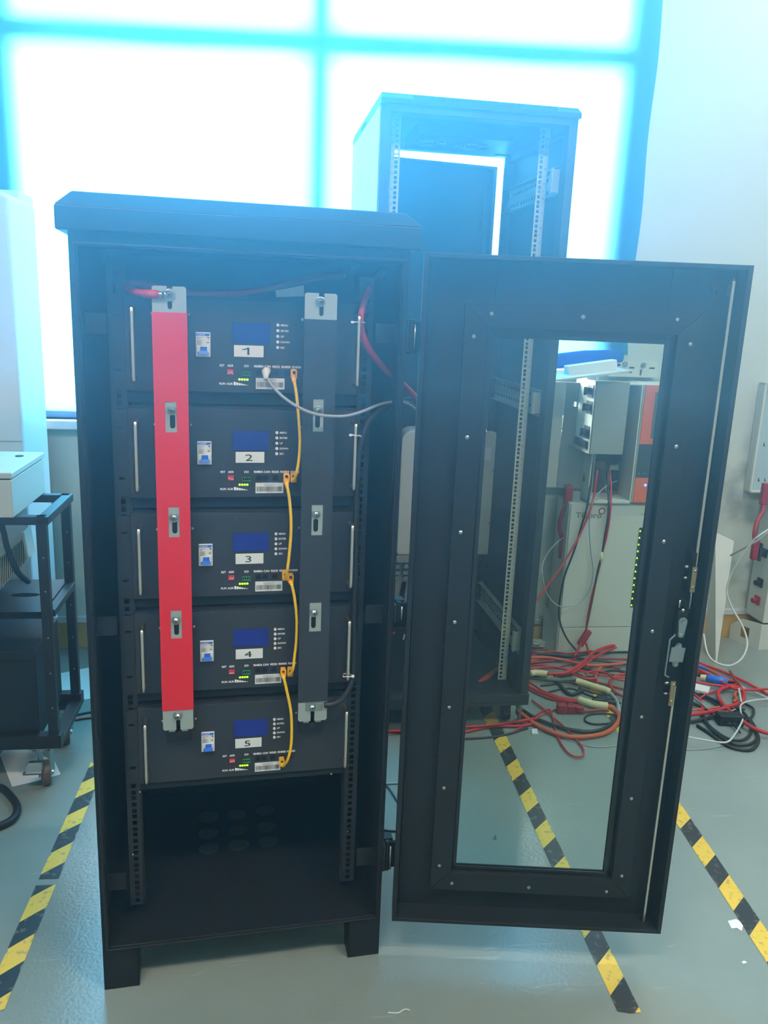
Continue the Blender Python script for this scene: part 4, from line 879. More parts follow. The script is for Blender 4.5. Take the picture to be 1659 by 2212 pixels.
# right edge: mounting back panel, tower, plug, leaning sheet
rp = root('back_panel', 'w', 'tall pale blue steel mounting panel at the right edge of the photo', 'metal panel')
ul = pl('w', 1636, 940, -.04)[0]; z0, z1 = pl('w', 1618, 1065, -.05)[1], pl('w', 1655, 828, -.05)[1]
ul = (pl('w', 1656, 828, -.05)[0] + pl('w', 1617, 1065, -.05)[0]) / 2
MB().box(ul, ul + .4, -.03, -.026, z0, z1).build('sheet', mat('pale_blue_steel', (160, 184, 190), .45), rp)
MB().box(ul, ul + .01, -.05, -.004, z0, z1).box(ul, ul + .4, -.05, -.004, z0, z0 + .008).box(ul, ul + .4, -.05, -.004, z1 - .008, z1).build('folded_edges', PAINTW, rp, bevel=.001)
m = MB()
for z_ in (z0 + .05, z0 + .21):
    for x in (.045, .075): m.box(ul + x, ul + x + .003, -.0315, -.030, z_, z_ + .014).box(ul + x, ul + x + .009, -.0315, -.030, z_, z_ + .003)
m.build('punched_slots', HOLE, rp)
tw = root('battery_tower', 'w', 'white battery tower on a slotted plinth at the right edge of the photo', 'battery tower')
tu = pl('w', 1617, 1400, -.10)[0]; tdz = .125
D1 = .16
MB().box(tu + .01, tu + .45, -D1, -.02, tdz, .70).build('case', PAINTW, tw, bevel=.004)
pm = holed_plate([(-.0, 0), (.155, 0), (.155, .07), (.10, .115), (-.0, tdz)], [rect(.055, .100, .030, .085)], 0, .003)
MB().box(tu, tu + .45, -D1 - .01, -D1 - .006, 0, tdz - .002).build('plinth_front', PAINTW, tw, bevel=.002)
o = pm.build('plinth_side', PAINTW, tw); o.location = (tu + .003, -D1 - .006, 0); o.rotation_euler = (0, 0, math.radians(90 + 22))
for z_, mt, nm in ((.44, RUBBER, 'cable_gland'), (.30, DARK, 'socket'), (.215, REDDK, 'red_socket')):
    MB().cyl((tu + .01, -.10, z_), (tu - .020, -.10, z_), .012, 12).box(tu, tu + .01, -.118, -.082, z_ - .02, z_ + .02).build(nm, mt, tw, bevel=.002)
cpl = root('red_connector', None, 'red plug hanging beside the white tower at the right edge', 'connector', None, tuple(wp(1652, 1068, .12)))
MB().box(-.016, .04, -.015, .015, -.045, .05).build('housing', REDDK, cpl, bevel=.004)
cpl2 = root('red_connector', None, 'lower red plug beside the white tower at the right edge', 'connector', None, tuple(wp(1630, 1187, .18)))
MB().box(-.013, .014, -.014, .014, -.045, .045).build('housing', REDDK, cpl2, bevel=.005)
MB().box(.016, .03, -.014, .014, -.05, .03).build('black_half', RUBBER, cpl2, bevel=.004)
lead([(1650, 1085, .12), (1648, 1105, .14), (1636, 1125, .16), (1630, 1150, .18), (1630, 1172, .18)], .009, REDDK, 'dark red cable joining the two plugs at the right edge', 'red_cable')
lead([(1700, 1125, .3), (1659, 1150, .3), (1640, 1165, .3), (1615, 1180, .28), (1578, 1200, .2)], .004, GREYC, 'grey cable rising to the right edge past the red plug', 'grey_cable')
lead([(1665, 1140, .32), (1640, 1157, .32), (1625, 1170, .3), (1600, 1205, .28), (1580, 1240, .26), (1570, 1275, .26), (1580, 1310, .28), (1600, 1345, .32), (1612, 1375, .36), (1613, 1400, .42), (1600, 1425, .46), (1575, 1438, .46), (1545, 1430, .44), (1528, 1410, .4), (1520, 1370, .3)], .0042, WHITEC, 'white cable looping to the floor before the leaning panel', 'white_cable')
ld = root('cover_panel', None, 'pale sheet metal cover leaning on the wall right of the black door', 'metal panel')
# leaning sheet: foot on floor, head against wall
A, B2 = fl(1546, 1430), fl(1519, 1400); A.z = B2.z = 0
T1, T0 = wp(1583, 1168, .10), wp(1545, 1150, .05)
n_ = (B2 - A).cross(T1 - A).normalized() * .006
MB().hexa([A, B2, B2 + n_, A + n_], [T1, T0, T0 + n_, T1 + n_]).build('sheet', PAINTW, ld, bevel=.001)
c = wp(1532, 1293, .17); MB().dome(c, (0, -1, 0), .005, .006, 10).build('knob', STEEL, ld)
o = root('corner_bracket', None, 'folded grey sheet metal offcut standing left of the pale tower', 'metal panel')
A = fl(1171, 1402); B2 = fl(1202, 1412)
MB().hexa([A, B2, B2 + Vector((.0, .004, 0)), A + Vector((0, .004, 0))], [A + Vector((.0, .05, .20)), B2 + Vector((.0, .03, .11)), B2 + Vector((0, .034, .11)), A + Vector((0, .054, .20))]).build('sheet', PAINTG, o)
o = root('wood_block', None, 'yellow timber offcut on the floor by the wall beside the tall rack', 'wood block', None, tuple(fl(1170, 1392)))
MB().box(-.06, .02, 0, .04, 0, .085).build('block', WOOD, o, bevel=.002)
for i, (x, y, lab) in enumerate(((1172, 1372, 'crumpled clear plastic bag on the timber offcut by the tall rack'), (1160, 1400, 'crumpled clear plastic scrap on the floor by the tall rack'))):
    b = bmesh.new(); bmesh.ops.create_icosphere(b, subdivisions=3, radius=.04)
    for v in b.verts: v.co = Vector((v.co.x, v.co.y * .6, v.co.z * .5)) * (1 + .35 * random.uniform(-1, 1) * .6)
    mm = MB(); mm.b = b; o = mm.build('plastic_bag', mat('crumpled_plastic_%s' % ('bag', 'scrap')[i], (150, 160, 150), .2)); o.location = fl(x, y) if i else fl(1168, 1392) + Vector((-.02, .02, .086)); tag(o, lab, 'plastic bag')

# ------------------------------------------------------------------ white units at the left edge
wu = root('white_cabinet', 'w', 'tall white equipment cabinet at the left edge of the photo', 'cabinet')
d = .62; ur = pl('w', 17, 430, -d)[0]; zt = pl('w', 0, 408, -d)[1]
m = MB().prism([(ur - .6, 0), (ur, 0), (ur, zt - .02), (ur - .035, zt), (ur - .6, zt)], -d, -.32).build('case', CASEW, wu, bevel=.010)
MB().box(ur - .6, ur - .004, -d - .0012, -d, .972, .975).build('seam', PAINTG, wu)
w2 = root('white_cabinet', 'w', 'white cabinet with a yellow warning sticker behind the taller one at the left', 'cabinet')
ur2 = pl('w', 72, 940, -.26)[0]; zt2 = pl('w', 20, 410, -.26)[1]
MB().box(ur2 - .6, ur2, -.26, -.08, 0, zt2).build('case', CASEW, w2, bevel=.006)
c = pt('w', 57, 918, -.262); MB().prism([(c.x - .008, c.z - .006), (c.x + .008, c.z - .006), (c.x, c.z + .009)], -.2615, -.26).build('warning_triangle', YELLOW, w2)
m = MB()
for i in range(9): m.box(c.x - .004, c.x + .007, -.2612, -.26, c.z - .02 - i * .012, c.z - .014 - i * .012)
m.build('warning_print', PAINTG, w2)
c = pt('w', 56, 893, -.262); MB().box(c.x - .007, c.x + .007, -.2612, -.26, c.z - .006, c.z + .006).build('blue_sticker', BLUEP, w2)

# ------------------------------------------------------------------ steel trolley on casters
tr = root('steel_trolley', 't', 'black angle-iron trolley on casters at the left', 'trolley')
TT = .838; TD = .30; TB = .130; w_ = .034; UW = -.62
m = MB()
for x in (-w_ + .002, UW):
    m2 = MB().box(x, x + w_ * .8, 0, .026, .172, TT).build('post', DARK, tr, bevel=.0015)
    m2 = MB().box(x, x + w_ * .8, TD - .026, TD, .172, TT).build('post', DARK, tr, bevel=.0015)
MB().box(UW, .002, 0, .026, TT - .024, TT).build('top_rail', DARK, tr, bevel=.0015)
MB().box(UW, .002, TD - .026, TD, TT - .024, TT).build('top_rail', DARK, tr, bevel=.0015)
MB().box(-.026, .002, .026, TD - .026, TT - .024, TT).build('top_rail', DARK, tr, bevel=.0015)
MB().box(UW, .003, -.003, .03, TB, .172).box(UW, .003, TD - .03, TD + .003, TB, .172).box(-.035, .003, .03, TD - .03, TB, .150).box(UW, UW + .035, .03, TD - .03, TB, .150).build('base_frame', DARK, tr, bevel=.0015)
MB().box(-.024, .0, .026, TD - .026, .535, .556).build('side_rail', DARK, tr, bevel=.001)
holed_plate(rect(UW + .01, -.027, .004, TD - .004), [circ(-.115, .15, .042, 20, .018), circ(-.36, .15, .05, 20, .018)], .538, .558, 'xy').build('shelf', DARK, tr)
for z_ in (.26, .37, .48, .62, .72):
    for y_ in (0, TD - .026): MB().dome((-.016, y_, z_), (0, -1, 0), .0022, .0015, 8).build('rivet', STEEL, tr)
for x, y in ((-.060, .03), (-.060, TD - .03), (UW + .05, .03), (UW + .05, TD - .03)):
    c = root('x', None, 'x', 'x'); bpy.data.objects.remove(c)
    cs = MB().box(x - .035, x + .035, y - .028, y + .028, TB - .005, TB).cyl((x, y, TB - .016), (x, y, TB - .004), .024, 20).build('caster', STEEL, tr, bevel=.001)
    MB().box(x - .010, x - .006, y - .022, y + .024, .030, TB - .014).box(x + .022, x + .026, y - .022, y + .024, .030, TB - .014).box(x - .022, x + .022, y - .02, y + .024, TB - .018, TB - .014).build('fork', STEEL, cs, bevel=.001)
    MB().cyl((x - .005, y - .008, .0375), (x + .021, y - .002, .0375), .0372, 28).build('wheel', WHEEL, cs, bevel=.004, smooth=False)
    MB().cyl((x - .013, y - .008, .0375), (x + .029, y - .002, .0375), .008, 12).build('axle', STEEL, cs)
    if y < .1: MB().hexa([(x - .040, y - .050, .066), (x - .034, y - .030, .064), (x + .012, y - .030, .064), (x + .008, y - .050, .066)], [(x - .030, y - .044, .092), (x - .028, y - .030, .092), (x + .010, y - .030, .092), (x + .008, y - .044, .092)]).box(x - .044, x + .008, y - .058, y - .044, .060, .066).build('brake_pedal', STEEL, cs, bevel=.001)
en = root('grey_enclosure', 't', 'pale grey steel enclosure lying on top of the black trolley', 'electrical box')
e1 = -.083
fb, ft, lt = .8385, .944, .963
MB().box(-.62, e1, -.015, TD + .01, TT + .0005, ft).build('box', PAINTW, en, bevel=.003)
lid = MB().box(-.625, e1 + .004, -.019, TD + .014, ft + .004, lt + .002).build('lid', PAINTW, en, bevel=.003)
MB().box(-.62, e1 - .006, -.009, TD + .004, ft, ft + .004).build('seal', HOLE, en)
c = tuple(fl(42, 987, lt)); ox, oy, ya = FR['t']; ddx, ddy = c[0] - ox, c[1] - oy
lx, ly = ddx * math.cos(ya) + ddy * math.sin(ya), -ddx * math.sin(ya) + ddy * math.cos(ya)
MB().cyl((lx, ly, lt), (lx, ly, lt + .004), .012, 20).build('key_lock', DARK, lid)
hs = root('finned_heatsink', 't', 'finned grey inverter leaning on the middle shelf of the trolley', 'inverter', None, (-.15, .16, .56))
HO = Vector((-.15, .16, .56))
def hp(x, y, v): return pt('t', x, y, v) - HO
m = MB()
for k in range(24):
    x = 52 - k * 4.6; a_, b_2 = hp(x, 1163 + (52 - x) * .80, .15), hp(x - 1, 1218 + (52 - x) * 1.05, .15)
    m.hexa([(b_2.x, b_2.y, b_2.z), (b_2.x, b_2.y + .05, b_2.z), (b_2.x + .003, b_2.y + .05, b_2.z), (b_2.x + .003, b_2.y, b_2.z)], [(a_.x, a_.y, a_.z), (a_.x, a_.y + .05, a_.z), (a_.x + .003, a_.y + .05, a_.z), (a_.x + .003, a_.y, a_.z)])
m.build('fins', PAINTG, hs)
q = [hp(47, 1150, .19), hp(-60, 1236, .19), hp(-60, 1330, .19), hp(36, 1236, .19), hp(56, 1208, .19)]
MB().prism([(v.x, v.z) for v in q], .03, .055).build('case', PAINTW, hs, bevel=.002)
q = [hp(46, 1151, .14), hp(52, 1149, .14), hp(62, 1205, .14), hp(57, 1207, .14)]
MB().prism([(v.x, v.z) for v in q], -.02, .05).build('end_plate', PAINTW, hs, bevel=.001)
cd_ = root('grey_conduit', 'w', 'grey ribbed conduit standing against the wall behind the trolley', 'conduit', None, (pl('w', 72, 1180, -.05)[0], -.05, 0))
MB().tube([(0, 0, .02 + k * .012) for k in range(55)], [.016 if k % 2 else .0145 for k in range(55)], 12).build('pipe', PAINTG, cd_)
lb2 = root('black_case', 't', 'black metal case standing on the base of the trolley', 'case')
MB().box(-.60, -.062, .02, TD - .01, .153, .432).build('case', POWDER, lb2, bevel=.003)
MB().box(-.60, -.062, .0175, .02, .40, .405).build('front_seam', HOLE, lb2)
cable('black_cable', [wpt('t', *q) for q in ((0, 1120, .06), (8, 1150, .05), (18, 1190, .05), (38, 1235, .08), (62, 1257, .12))], .0085, RUBBER, 'black cable hanging from the grey enclosure to the middle shelf')
lo = cable('black_cable', [fl(*q) + Vector((0, 0, .011)) for q in ((-40, 1708), (0, 1708), (22, 1725), (37, 1750), (30, 1775), (0, 1792), (-40, 1800))], .011, RUBBER, 'black cable loop on the floor at the lower left edge', n=12)

# ------------------------------------------------------------------ floor tape, papers, scraps
def tape(nm, lab, A, B2, wd, ph, seed, gaps=()):
    A, B2 = Vector(A), Vector(B2); L = (B2 - A).length; d = (B2 - A) / L; rnd = random.Random(seed)
    m = MB(); n = int(L / .012); prev = None
    for i in range(n + 1):
        t = i / n; x = t * L; j = lambda: (rnd.random() < .10) * rnd.uniform(-.004, .001) * wd / .05
        row = (m.b.verts.new((x + (rnd.uniform(-.01, .01) if i in (0, n) else 0), -wd / 2 - j(), .0012)), m.b.verts.new((x, 0, .0015)), m.b.verts.new((x + (rnd.uniform(-.01, .01) if i in (0, n) else 0), wd / 2 + j(), .0012)))
        gap = any(a < t < b for a, b in gaps)
        if prev and not gap:
            for k in range(2): m.b.faces.new((prev[k], row[k], row[k + 1], prev[k + 1]))
        prev = row
    bmesh.ops.delete(m.b, geom=[v for v in m.b.verts if not v.link_faces], context='VERTS')
    me = bpy.data.meshes.new(nm); m.b.to_mesh(me); m.b.free(); me.materials.append(TAPE)
    o = bpy.data.objects.new(nm, me); COL.objects.link(o); o.location = (A.x, A.y, 0); o.rotation_euler = (0, 0, math.atan2(d.y, d.x)); return tag(o, lab, 'floor tape')
tape('hazard_tape', 'yellow and black floor tape left of the battery cabinet', fl(212, 1650), fl(-20, 2190), .048, 0, 1, ((.575, .60),))
tape('hazard_tape', 'yellow and black floor tape running under the open glass door', fl(1045, 1520), fl(1361, 2190), .050, 0, 2)
tape('hazard_tape', 'yellow and black floor tape right of the open black door', fl(1268, 1460), fl(1690, 2095), .052, 0, 3)
def paper(nm, lab, pts, m_=PAPER, h=.0008, z=.0004):
    q = [fl(x, y) for x, y in pts]; mb = MB().prismz([(v.x, v.y) for v in q], z, z + h); return tag(mb.build(nm, m_), lab, 'paper')
paper('paper_sheet', 'white sheet of paper on the floor under the trolley caster', ((0, 1632), (20, 1600), (118, 1645), (131, 1673), (100, 1682), (70, 1690), (26, 1700)))
paper('paper_sheet', 'pale sheet lying on the floor behind the trolley', ((130, 1455), (205, 1440), (215, 1505), (170, 1515), (128, 1500)))
paper('paper_scrap', 'torn cream paper scrap on the floor right of the door', ((1572, 1990), (1590, 1986), (1606, 1996), (1602, 2012), (1592, 2005), (1580, 2006)))
paper('paper_scrap', 'tiny white paper speck at the right of the floor', ((1602, 2078), (1608, 2076), (1614, 2080), (1606, 2083)))
paper('plastic_clip', 'small white plastic clip on the floor near the tall rack foot', ((1148, 1578), (1160, 1577), (1162, 1588), (1149, 1588)), WHITEP, .006)
cable('white_string', [fl(*q) + Vector((0, 0, .002)) for q in ((838, 2189), (850, 2190), (862, 2189), (874, 2182), (886, 2184))], .0016, WHITEC, 'short white thread on the floor at the bottom of the photo')
o = root('small_screw', None, 'single small screw standing on the floor beyond the glass', 'screw', None, tuple(fl(1069, 1812)))
MB().cyl((0, 0, .002), (0, 0, .012), .0022, 8).cyl((0, 0, 0), (0, 0, .003), .005, 12).build('screw_body', STEEL, o)

# ------------------------------------------------------------------ heap of cables on the floor
def Z(x, y): return (1130 + x / 3.136, 1360 + y / 3.136)
def heap(nm, pts, r, m_, lab, lift=0.0, cat='cable', group=None):
    out = []; r *= .8 if m_ is CREAM else .64; rj = random.Random(lab)
    for p in pts:
        h = lift + (p[2] if len(p) > 2 else 0) + r; a, b = Z(p[0], p[1]); out.append(fl(a, b, h))
    return cable(nm, out, r, m_, lab, cat, group, 10, 8)
heap('red_power_cable', [(165, 300), (290, 290), (400, 225), (470, 160), (560, 120), (700, 88), (800, 70)], .0095, REDC, 'thick red cable sweeping up right on top of the heap', .03)
heap('red_power_cable', [(210, 312), (330, 290), (400, 248), (480, 190), (600, 130), (720, 100), (800, 90)], .0085, REDC, 'second thick red cable running beside the topmost one', .02)
heap('red_power_cable', [(20, 265), (150, 262), (300, 268), (420, 285), (560, 312), (690, 326), (760, 330)], .007, REDC, 'red cable crossing the heap level with the yellow wrapped joint', .012)
heap('red_power_cable', [(20, 230), (150, 215), (300, 205), (500, 195), (700, 200), (780, 205)], .0075, REDDK, 'dark red cable crossing behind the orange one in the heap', .004)
heap('black_power_cable', [(20, 150), (150, 168), (300, 185), (450, 165), (600, 155), (760, 150)], .0075, RUBBER, 'black cable along the back of the heap')
heap('black_power_cable', [(20, 165), (200, 168), (350, 190), (500, 210), (700, 236), (780, 245)], .0075, RUBBER, 'second black cable just in front of the rear one in the heap', .010)
heap('orange_power_cable', [(20, 195), (90, 188), (180, 190), (300, 212), (440, 240), (560, 240), (700, 225), (780, 215)], .0095, ORANGE, 'orange cable lying across the back of the heap', .012)
heap('orange_power_cable', [(20, 225), (80, 208), (140, 196), (200, 200)], .009, ORANGE, 'short run of orange cable coming out from the rack side')
heap('orange_power_cable', [(700, 230), (560, 245), (515, 270), (495, 300), (495, 340)], .009, ORANGE, 'orange cable bending forward in the middle of the heap', .004)
heap('red_power_cable', [(20, 190), (180, 150), (300, 160), (420, 150), (560, 130), (720, 115)], .006, REDC, 'thin red cable along the foot of the pale tower', .008)
heap('black_power_cable', [(20, 325), (120, 340), (220, 350), (300, 355), (365, 372)], .008, RUBBER, 'black cable leading into the upper taped joint', .008)
heap('black_power_cable', [(120, 380), (200, 370), (260, 350), (360, 345)], .0075, RUBBER, 'short black cable crossing under the upper taped joint')
heap('black_power_cable', [(240, 360), (280, 410), (330, 440), (400, 415), (380, 400)], .012, RUBBER, 'short stub of thick black cable between the two taped joints')
heap('taped_joint', [(360, 350), (395, 358), (440, 372), (500, 392), (545, 405), (585, 420)], .016, CREAM, 'cream tape wrapped joint, upper of the two in the heap', .004, 'cable joint')
heap('grey_power_cable', [(580, 422), (615, 455), (635, 490), (645, 520), (648, 560)], .011, GREYC, 'grey cable leaving the upper taped joint', .002)
heap('red_power_cable', [(20, 345), (80, 380), (140, 420), (250, 458), (390, 482)], .0075, REDC, 'red cable into the lower taped joint, rearmost of three', .010)
heap('red_power_cable', [(20, 375), (90, 410), (160, 440), (270, 475), (390, 488)], .0075, REDC, 'red cable into the lower taped joint, middle of three', .006)
heap('red_power_cable', [(20, 395), (80, 425), (160, 462), (280, 488), (390, 495)], .0075, REDDK, 'red cable into the lower taped joint, frontmost of three')
heap('taped_joint', [(380, 475), (410, 488), (470, 505), (520, 512), (572, 518)], .018, CREAM, 'cream tape wrapped joint, lower of the two in the heap', 0, 'cable joint')
heap('orange_power_cable', [(560, 515), (610, 535), (645, 570), (648, 610), (610, 665), (540, 705), (400, 728), (280, 722), (180, 690), (80, 640), (0, 580), (-40, 545)], .0125, ORANGE, 'thick orange cable curving round the front of the heap', .002)
heap('black_power_cable', [(-40, 520), (0, 548), (100, 608), (250, 662), (400, 690), (520, 682), (600, 640), (660, 600)], .0110, RUBBER, 'thick black cable curving inside the orange one', .002)
heap('black_cable', [(690, 590), (620, 578), (540, 568), (460, 574), (422, 595), (425, 622), (480, 640), (570, 636), (650, 618)], .0060, RUBBER, 'thin black cable coiled inside the big orange curve')
heap('red_cable', [(-60, 690), (0, 650), (60, 600), (130, 552), (180, 542), (200, 590), (225, 700), (270, 790), (320, 845), (375, 862), (408, 845), (405, 800), (350, 735), (280, 660), (200, 590), (130, 530), (60, 478)], .0052, REDC, 'thin red cable looping out onto the floor in front of the heap', .004)
heap('red_cable', [(-60, 660), (0, 635), (150, 572), (250, 528), (330, 498)], .0050, REDC, 'thin red cable running from the rack foot to the lower taped joint')
heap('red_power_cable', [(385, 556), (450, 552), (520, 545), (580, 548)], .0085, REDDK, 'short dark red cable out of the plug lying on the floor', .006)
rp_ = root('red_connector', None, 'red plug lying on the floor in front of the heap', 'connector', None, tuple(fl(*Z(325, 565))))
MB().box(-.055, -.020, -.016, .016, 0, .036).box(-.02, .012, -.014, .014, .002, .034).box(.012, .045, -.012, .012, .004, .030).build('housing', REDDK, rp_, bevel=.004)
heap('grey_cable', [(60, 672), (160, 690), (300, 745), (450, 790), (560, 795), (660, 780)], .0030, GREYC, 'thin grey cable on the floor in front of the orange curve')
heap('yellow_wrap', [(50, 298), (80, 292), (120, 295), (165, 302)], .016, CREAM, 'pale yellow taped cable end beside the tall rack', .008, 'cable joint')
heap('red_power_cable', [(400, 320), (470, 350), (560, 370), (640, 395), (720, 410)], .0075, REDDK, 'dark red cable running forward right under the black door')
heap('red_power_cable', [(700, 300), (640, 310), (600, 335), (590, 370), (610, 410), (650, 440), (700, 455)], .0095, REDC, 'red cable curving at the right of the heap behind the door', .008)
heap('black_power_cable', [(400, 405), (480, 430), (560, 440), (640, 440)], .006, RUBBER, 'black cable behind the lower taped joint')
heap('black_power_cable', [(470, 480), (530, 478), (580, 490), (640, 500)], .012, RUBBER, 'thick black plug lead right of the lower taped joint')
heap('red_cable', [(60, 150), (90, 160), (70, 130)], .005, REDC, 'short red wire end at the rack side of the heap')
heap('black_cable', [(20, 300), (90, 318), (180, 300), (260, 318), (350, 300), (440, 325), (540, 300), (680, 318)], .006, RUBBER, 'thin black cable winding between the red ones in the heap')
heap('dark_red_cable', [(30, 250), (120, 240), (230, 255), (330, 235), (430, 262), (520, 240), (660, 262)], .0065, REDDK, 'dark red cable winding under the orange one at the back of the heap')
heap('black_cable', [(150, 430), (250, 405), (330, 400), (420, 435), (520, 470), (600, 470), (660, 500)], .006, RUBBER, 'thin black cable passing under both taped joints')
heap('dark_red_cable', [(20, 145), (120, 135), (240, 140), (330, 130), (420, 138), (560, 118), (700, 128)], .0055, REDDK, 'thin dark red cable at the very back of the heap')
heap('black_cable', [(340, 250), (430, 268), (520, 288), (620, 275), (700, 290)], .009, RUBBER, 'black cable passing under the topmost red cables')
heap('red_cable', [(420, 300), (480, 280), (560, 292), (620, 330), (690, 345)], .0060, REDC, 'thin red cable bending right in the middle of the heap', .02)
heap('red_power_cable', [(60, 275), (160, 250), (260, 262), (340, 300), (420, 330), (500, 330)], .007, REDC, 'red cable bowed across the top of the heap beside the rack', .02)
heap('red_power_cable', [(1140, 250), (1250, 300), (1340, 350), (1430, 400), (1540, 408), (1660, 402)], .008, REDC, 'straight red cable through the middle of the right coil', .022)
heap('black_power_cable', [(1130, 500), (1220, 530), (1330, 610), (1430, 640), (1540, 600), (1560, 540), (1500, 500)], .008, RUBBER, 'dark cable lying inside the right coil under the socket', .006)
heap('black_cable', [(1150, 420), (1240, 470), (1330, 520), (1420, 545), (1500, 540)], .006, RUBBER, 'thin dark cable under the red loop right of the door', .004)
heap('red_cable', [(1190, 470), (1240, 440), (1310, 415), (1370, 400)], .006, REDC, 'short red cable under the white adapter', .008)
heap('dark_cable', [(1130, 480), (1200, 520), (1300, 560), (1380, 600), (1440, 660), (1470, 700)], .0055, RUBBER, 'thin dark wire crossing the black coil from the door edge', .012)
# run of cables on the floor under the rack to the gap
cable('red_cable', [fl(*q) + Vector((0, 0, .006)) for q in ((1160, 1565), (1120, 1572), (1060, 1572), (1000, 1585), (930, 1590), (850, 1583), (780, 1580))], .0055, REDC, 'red cable lying on the floor under the front of the tall rack')
cable('red_cable', [fl(*q) + Vector((0, 0, .016)) for q in ((1160, 1560), (1110, 1568), (1050, 1576), (990, 1580), (930, 1584), (850, 1588), (780, 1592))], .0045, REDC, 'second red cable under the front of the tall rack')
cable('black_cable', [fl(*q) + Vector((0, 0, .004)) for q in ((1140, 1575), (1090, 1590), (1030, 1597), (960, 1598), (900, 1594))], .004, RUBBER, 'thin black cable under the front of the tall rack')
cable('black_cable', [fl(*q) + Vector((0, 0, .003)) for q in ((825, 1690), (840, 1705), (855, 1728), (875, 1760), (900, 1790))], .003, RUBBER, 'thin black wire on the floor in the gap below the cabinet hinge')
cable('grey_cable', [fl(*q) + Vector((0, 0, .003)) for q in ((820, 1695), (850, 1694), (880, 1692))], .003, GREYC, 'thin grey wire on the floor in the gap below the cabinet hinge')
cable('black_cable', [fl(*q) + Vector((0, 0, .003)) for q in ((815, 1790), (835, 1796), (860, 1797), (880, 1790))], .003, RUBBER, 'thin black wire on the floor near the lowest hinge')
cable('dark_cable', [fl(*q) + Vector((0, 0, .004)) for q in ((120, 1562), (160, 1548), (200, 1540), (260, 1535))], .004, RUBBER, 'dark cable on the floor behind the trolley wheel')
cable('dark_red_cable', [fl(*q) + Vector((0, 0, .004)) for q in ((120, 1570), (160, 1558), (200, 1552), (260, 1546))], .004, REDDK, 'dark red cable on the floor behind the trolley wheel')
# right of the door
heap('red_power_cable', [(1120, 190), (1190, 225), (1350, 285), (1500, 352), (1640, 430), (1720, 470)], .009, REDC, 'red cable running to the right edge along the back of the right coil', .006)
heap('orange_power_cable', [(1180, 235), (1240, 262), (1330, 310), (1400, 345), (1440, 360)], .009, ORANGE, 'orange cable under the red one right of the door')
heap('blue_cable', [(1150, 240), (1200, 250), (1250, 268)], .010, BLUEP, 'dark blue cable end right of the door')
heap('red_power_cable', [(1120, 270), (1185, 290), (1280, 322), (1430, 350)], .007, REDC, 'thin red cable above the blue plug', .010)
heap('red_power_cable', [(1120, 350), (1180, 356), (1300, 376), (1380, 382), (1450, 370)], .0075, REDC, 'red cable passing in front of the blue plug', .014)
heap('red_power_cable', [(1080, 580), (1140, 575), (1260, 558), (1400, 520), (1475, 492), (1497, 445), (1470, 400), (1400, 388), (1340, 405), (1322, 450), (1360, 512), (1460, 600), (1560, 668), (1650, 700), (1720, 715)], .0115, REDC, 'thick red cable looped over the black coil right of the door', .016)
heap('red_power_cable', [(1400, 280), (1430, 330), (1470, 380), (1490, 430), (1485, 480)], .008, REDDK, 'red cable with a bare lug dropping into the right coil', .020)
heap('black_power_cable', [(1130, 400), (1220, 445), (1320, 490), (1450, 560), (1550, 650), (1595, 740), (1560, 805), (1490, 815), (1380, 785), (1260, 700), (1180, 650)], .0095, RUBBER, 'outermost loop of the black coil right of the door')
heap('black_power_cable', [(1200, 560), (1260, 650), (1380, 735), (1480, 750), (1540, 705), (1542, 640), (1500, 570), (1440, 530)], .0085, RUBBER, 'innermost loop of the black coil right of the door', .006)
heap('black_power_cable', [(1215, 575), (1280, 680), (1410, 768), (1520, 780), (1585, 735), (1570, 660), (1530, 600)], .0085, RUBBER, 'middle loop of the black coil right of the door', .003)
heap('black_power_cable', [(1080, 630), (1150, 622), (1250, 600), (1340, 565), (1400, 540)], .010, RUBBER, 'black cable coming from behind the door into the coil', .004)
heap('black_power_cable', [(1150, 300), (1240, 320), (1330, 345), (1440, 360)], .0075, RUBBER, 'black cable behind the blue plug', .002)
heap('white_cable', [(1720, 468), (1659, 470), (1560, 480), (1480, 505), (1474, 560), (1487, 610), (1440, 700), (1385, 760), (1290, 758), (1120, 728), (1060, 715)], .0050, WHITEC, 'white cable draped over the front of the black coil', .028)
heap('white_cable', [(1720, 480), (1640, 455), (1560, 420), (1500, 398), (1470, 380)], .0050, WHITEC, 'white cable running off to the right edge above the coil', .012)
heap('grey_cable', [(1100, 815), (1200, 812), (1290, 800), (1360, 785)], .003, GREYC, 'thin grey cable on the floor in front of the black coil')
heap('grey_cable', [(1150, 450), (1210, 500), (1260, 540), (1380, 555), (1440, 540)], .004, GREYC, 'grey cable crossing the inside of the black coil', .02)
heap('white_cable', [(1462, 400), (1468, 440), (1478, 490)], .006, WHITEC, 'white cable end with a bare tip in the coil', .03)
heap('orange_power_cable', [(1130, 550), (1200, 538), (1290, 530), (1330, 522)], .006, ORANGE, 'thin orange cable inside the black coil', .012)
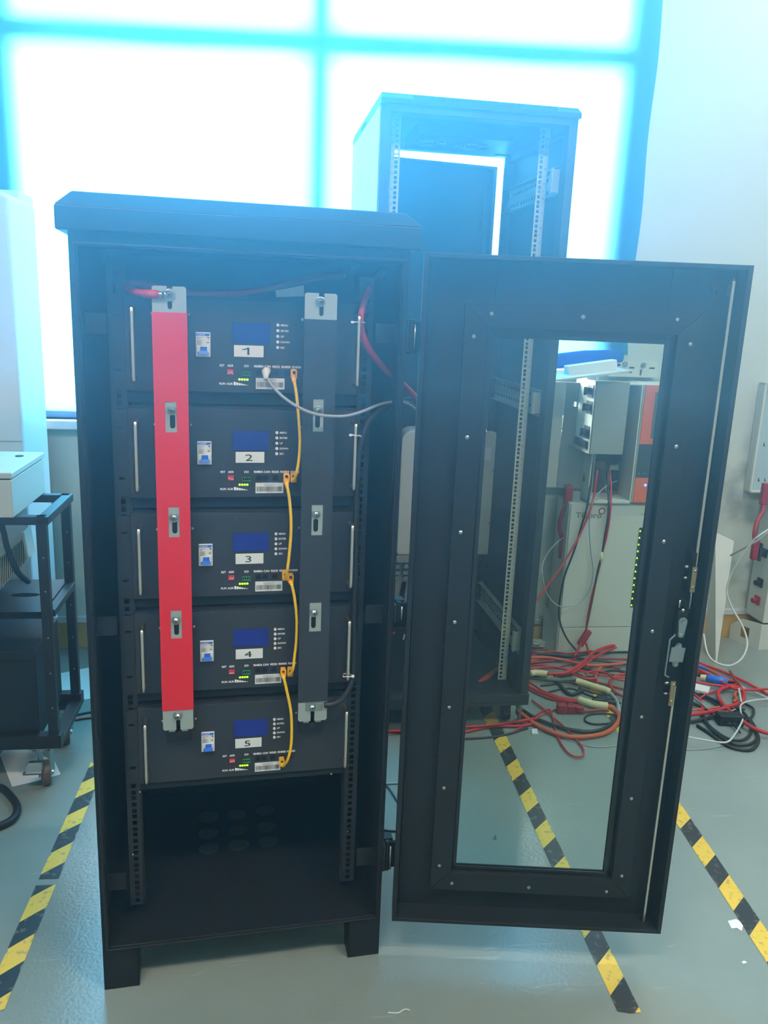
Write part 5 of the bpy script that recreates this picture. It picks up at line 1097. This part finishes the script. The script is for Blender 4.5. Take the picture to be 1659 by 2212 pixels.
heap('orange_power_cable', [(1465, 410), (1435, 440), (1445, 470), (1425, 490)], .009, ORANGE, 'orange twisted cable end in the right coil', .012)
heap('red_power_cable', [(1160, 440), (1200, 480), (1215, 530), (1195, 560)], .008, REDC, 'red cable end close to the black door edge', .01)
bp_ = root('blue_plug', None, 'blue round plug in the coil right of the door', 'plug', None, tuple(fl(*Z(1300, 375))))
MB().tube([(-.035, .02, .02), (-.018, .012, .022), (.015, -.008, .024), (.04, -.022, .022)], [.010, .016, .019, .015], 14).build('plug_body', BLUEP, bp_, smooth=True)
MB().tube([(-.05, .03, .02), (-.032, .018, .021)], [.010, .013], 12).build('collar', CREAM, bp_)
pb = root('white_adapter', None, 'white power adapter lying near the black door edge', 'adapter', None, tuple(fl(*Z(1195, 425))))
o = MB().box(-.04, .035, -.03, .03, 0, .022).build('case', WHITEP, pb, bevel=.003); o.rotation_euler = (0, 0, -.5)
bs_ = root('black_socket', None, 'black multi-way socket in the middle of the right coil', 'socket', None, tuple(fl(*Z(1395, 640))))
MB().box(-.045, .045, -.02, .025, 0, .04).build('case', DARK, bs_, bevel=.003)
MB().prism(rect(-.030, -.018, .012, .024), -.021, -.0195).prism(rect(-.006, .006, .012, .024), -.021, -.0195).prism(rect(.018, .030, .012, .024), -.021, -.0195).build('openings', HOLE, bs_)

# ------------------------------------------------------------------ added scattering volume imitating lens flare from the bright window
hz = bpy.data.materials.new('flare_veil'); hz.use_nodes = True; nt = hz.node_tree; nt.nodes.clear()
ho_ = nt.nodes.new('ShaderNodeOutputMaterial'); vs = nt.nodes.new('ShaderNodeVolumeScatter')
vs.inputs['Color'].default_value = (.32, .66, .92, 1); vs.inputs['Density'].default_value = .27; vs.inputs['Anisotropy'].default_value = .80
nt.links.new(vs.outputs[0], ho_.inputs['Volume'])
ho = MB().box(-2.2, 1.5, -3.75, -1.65, 1.29, ZC - .2).build('flare_veil', hz); place(ho, 'w'); tag(ho, 'added bluish scattering layer imitating lens flare before the bright window', 'flare_veil', None, 'stuff')
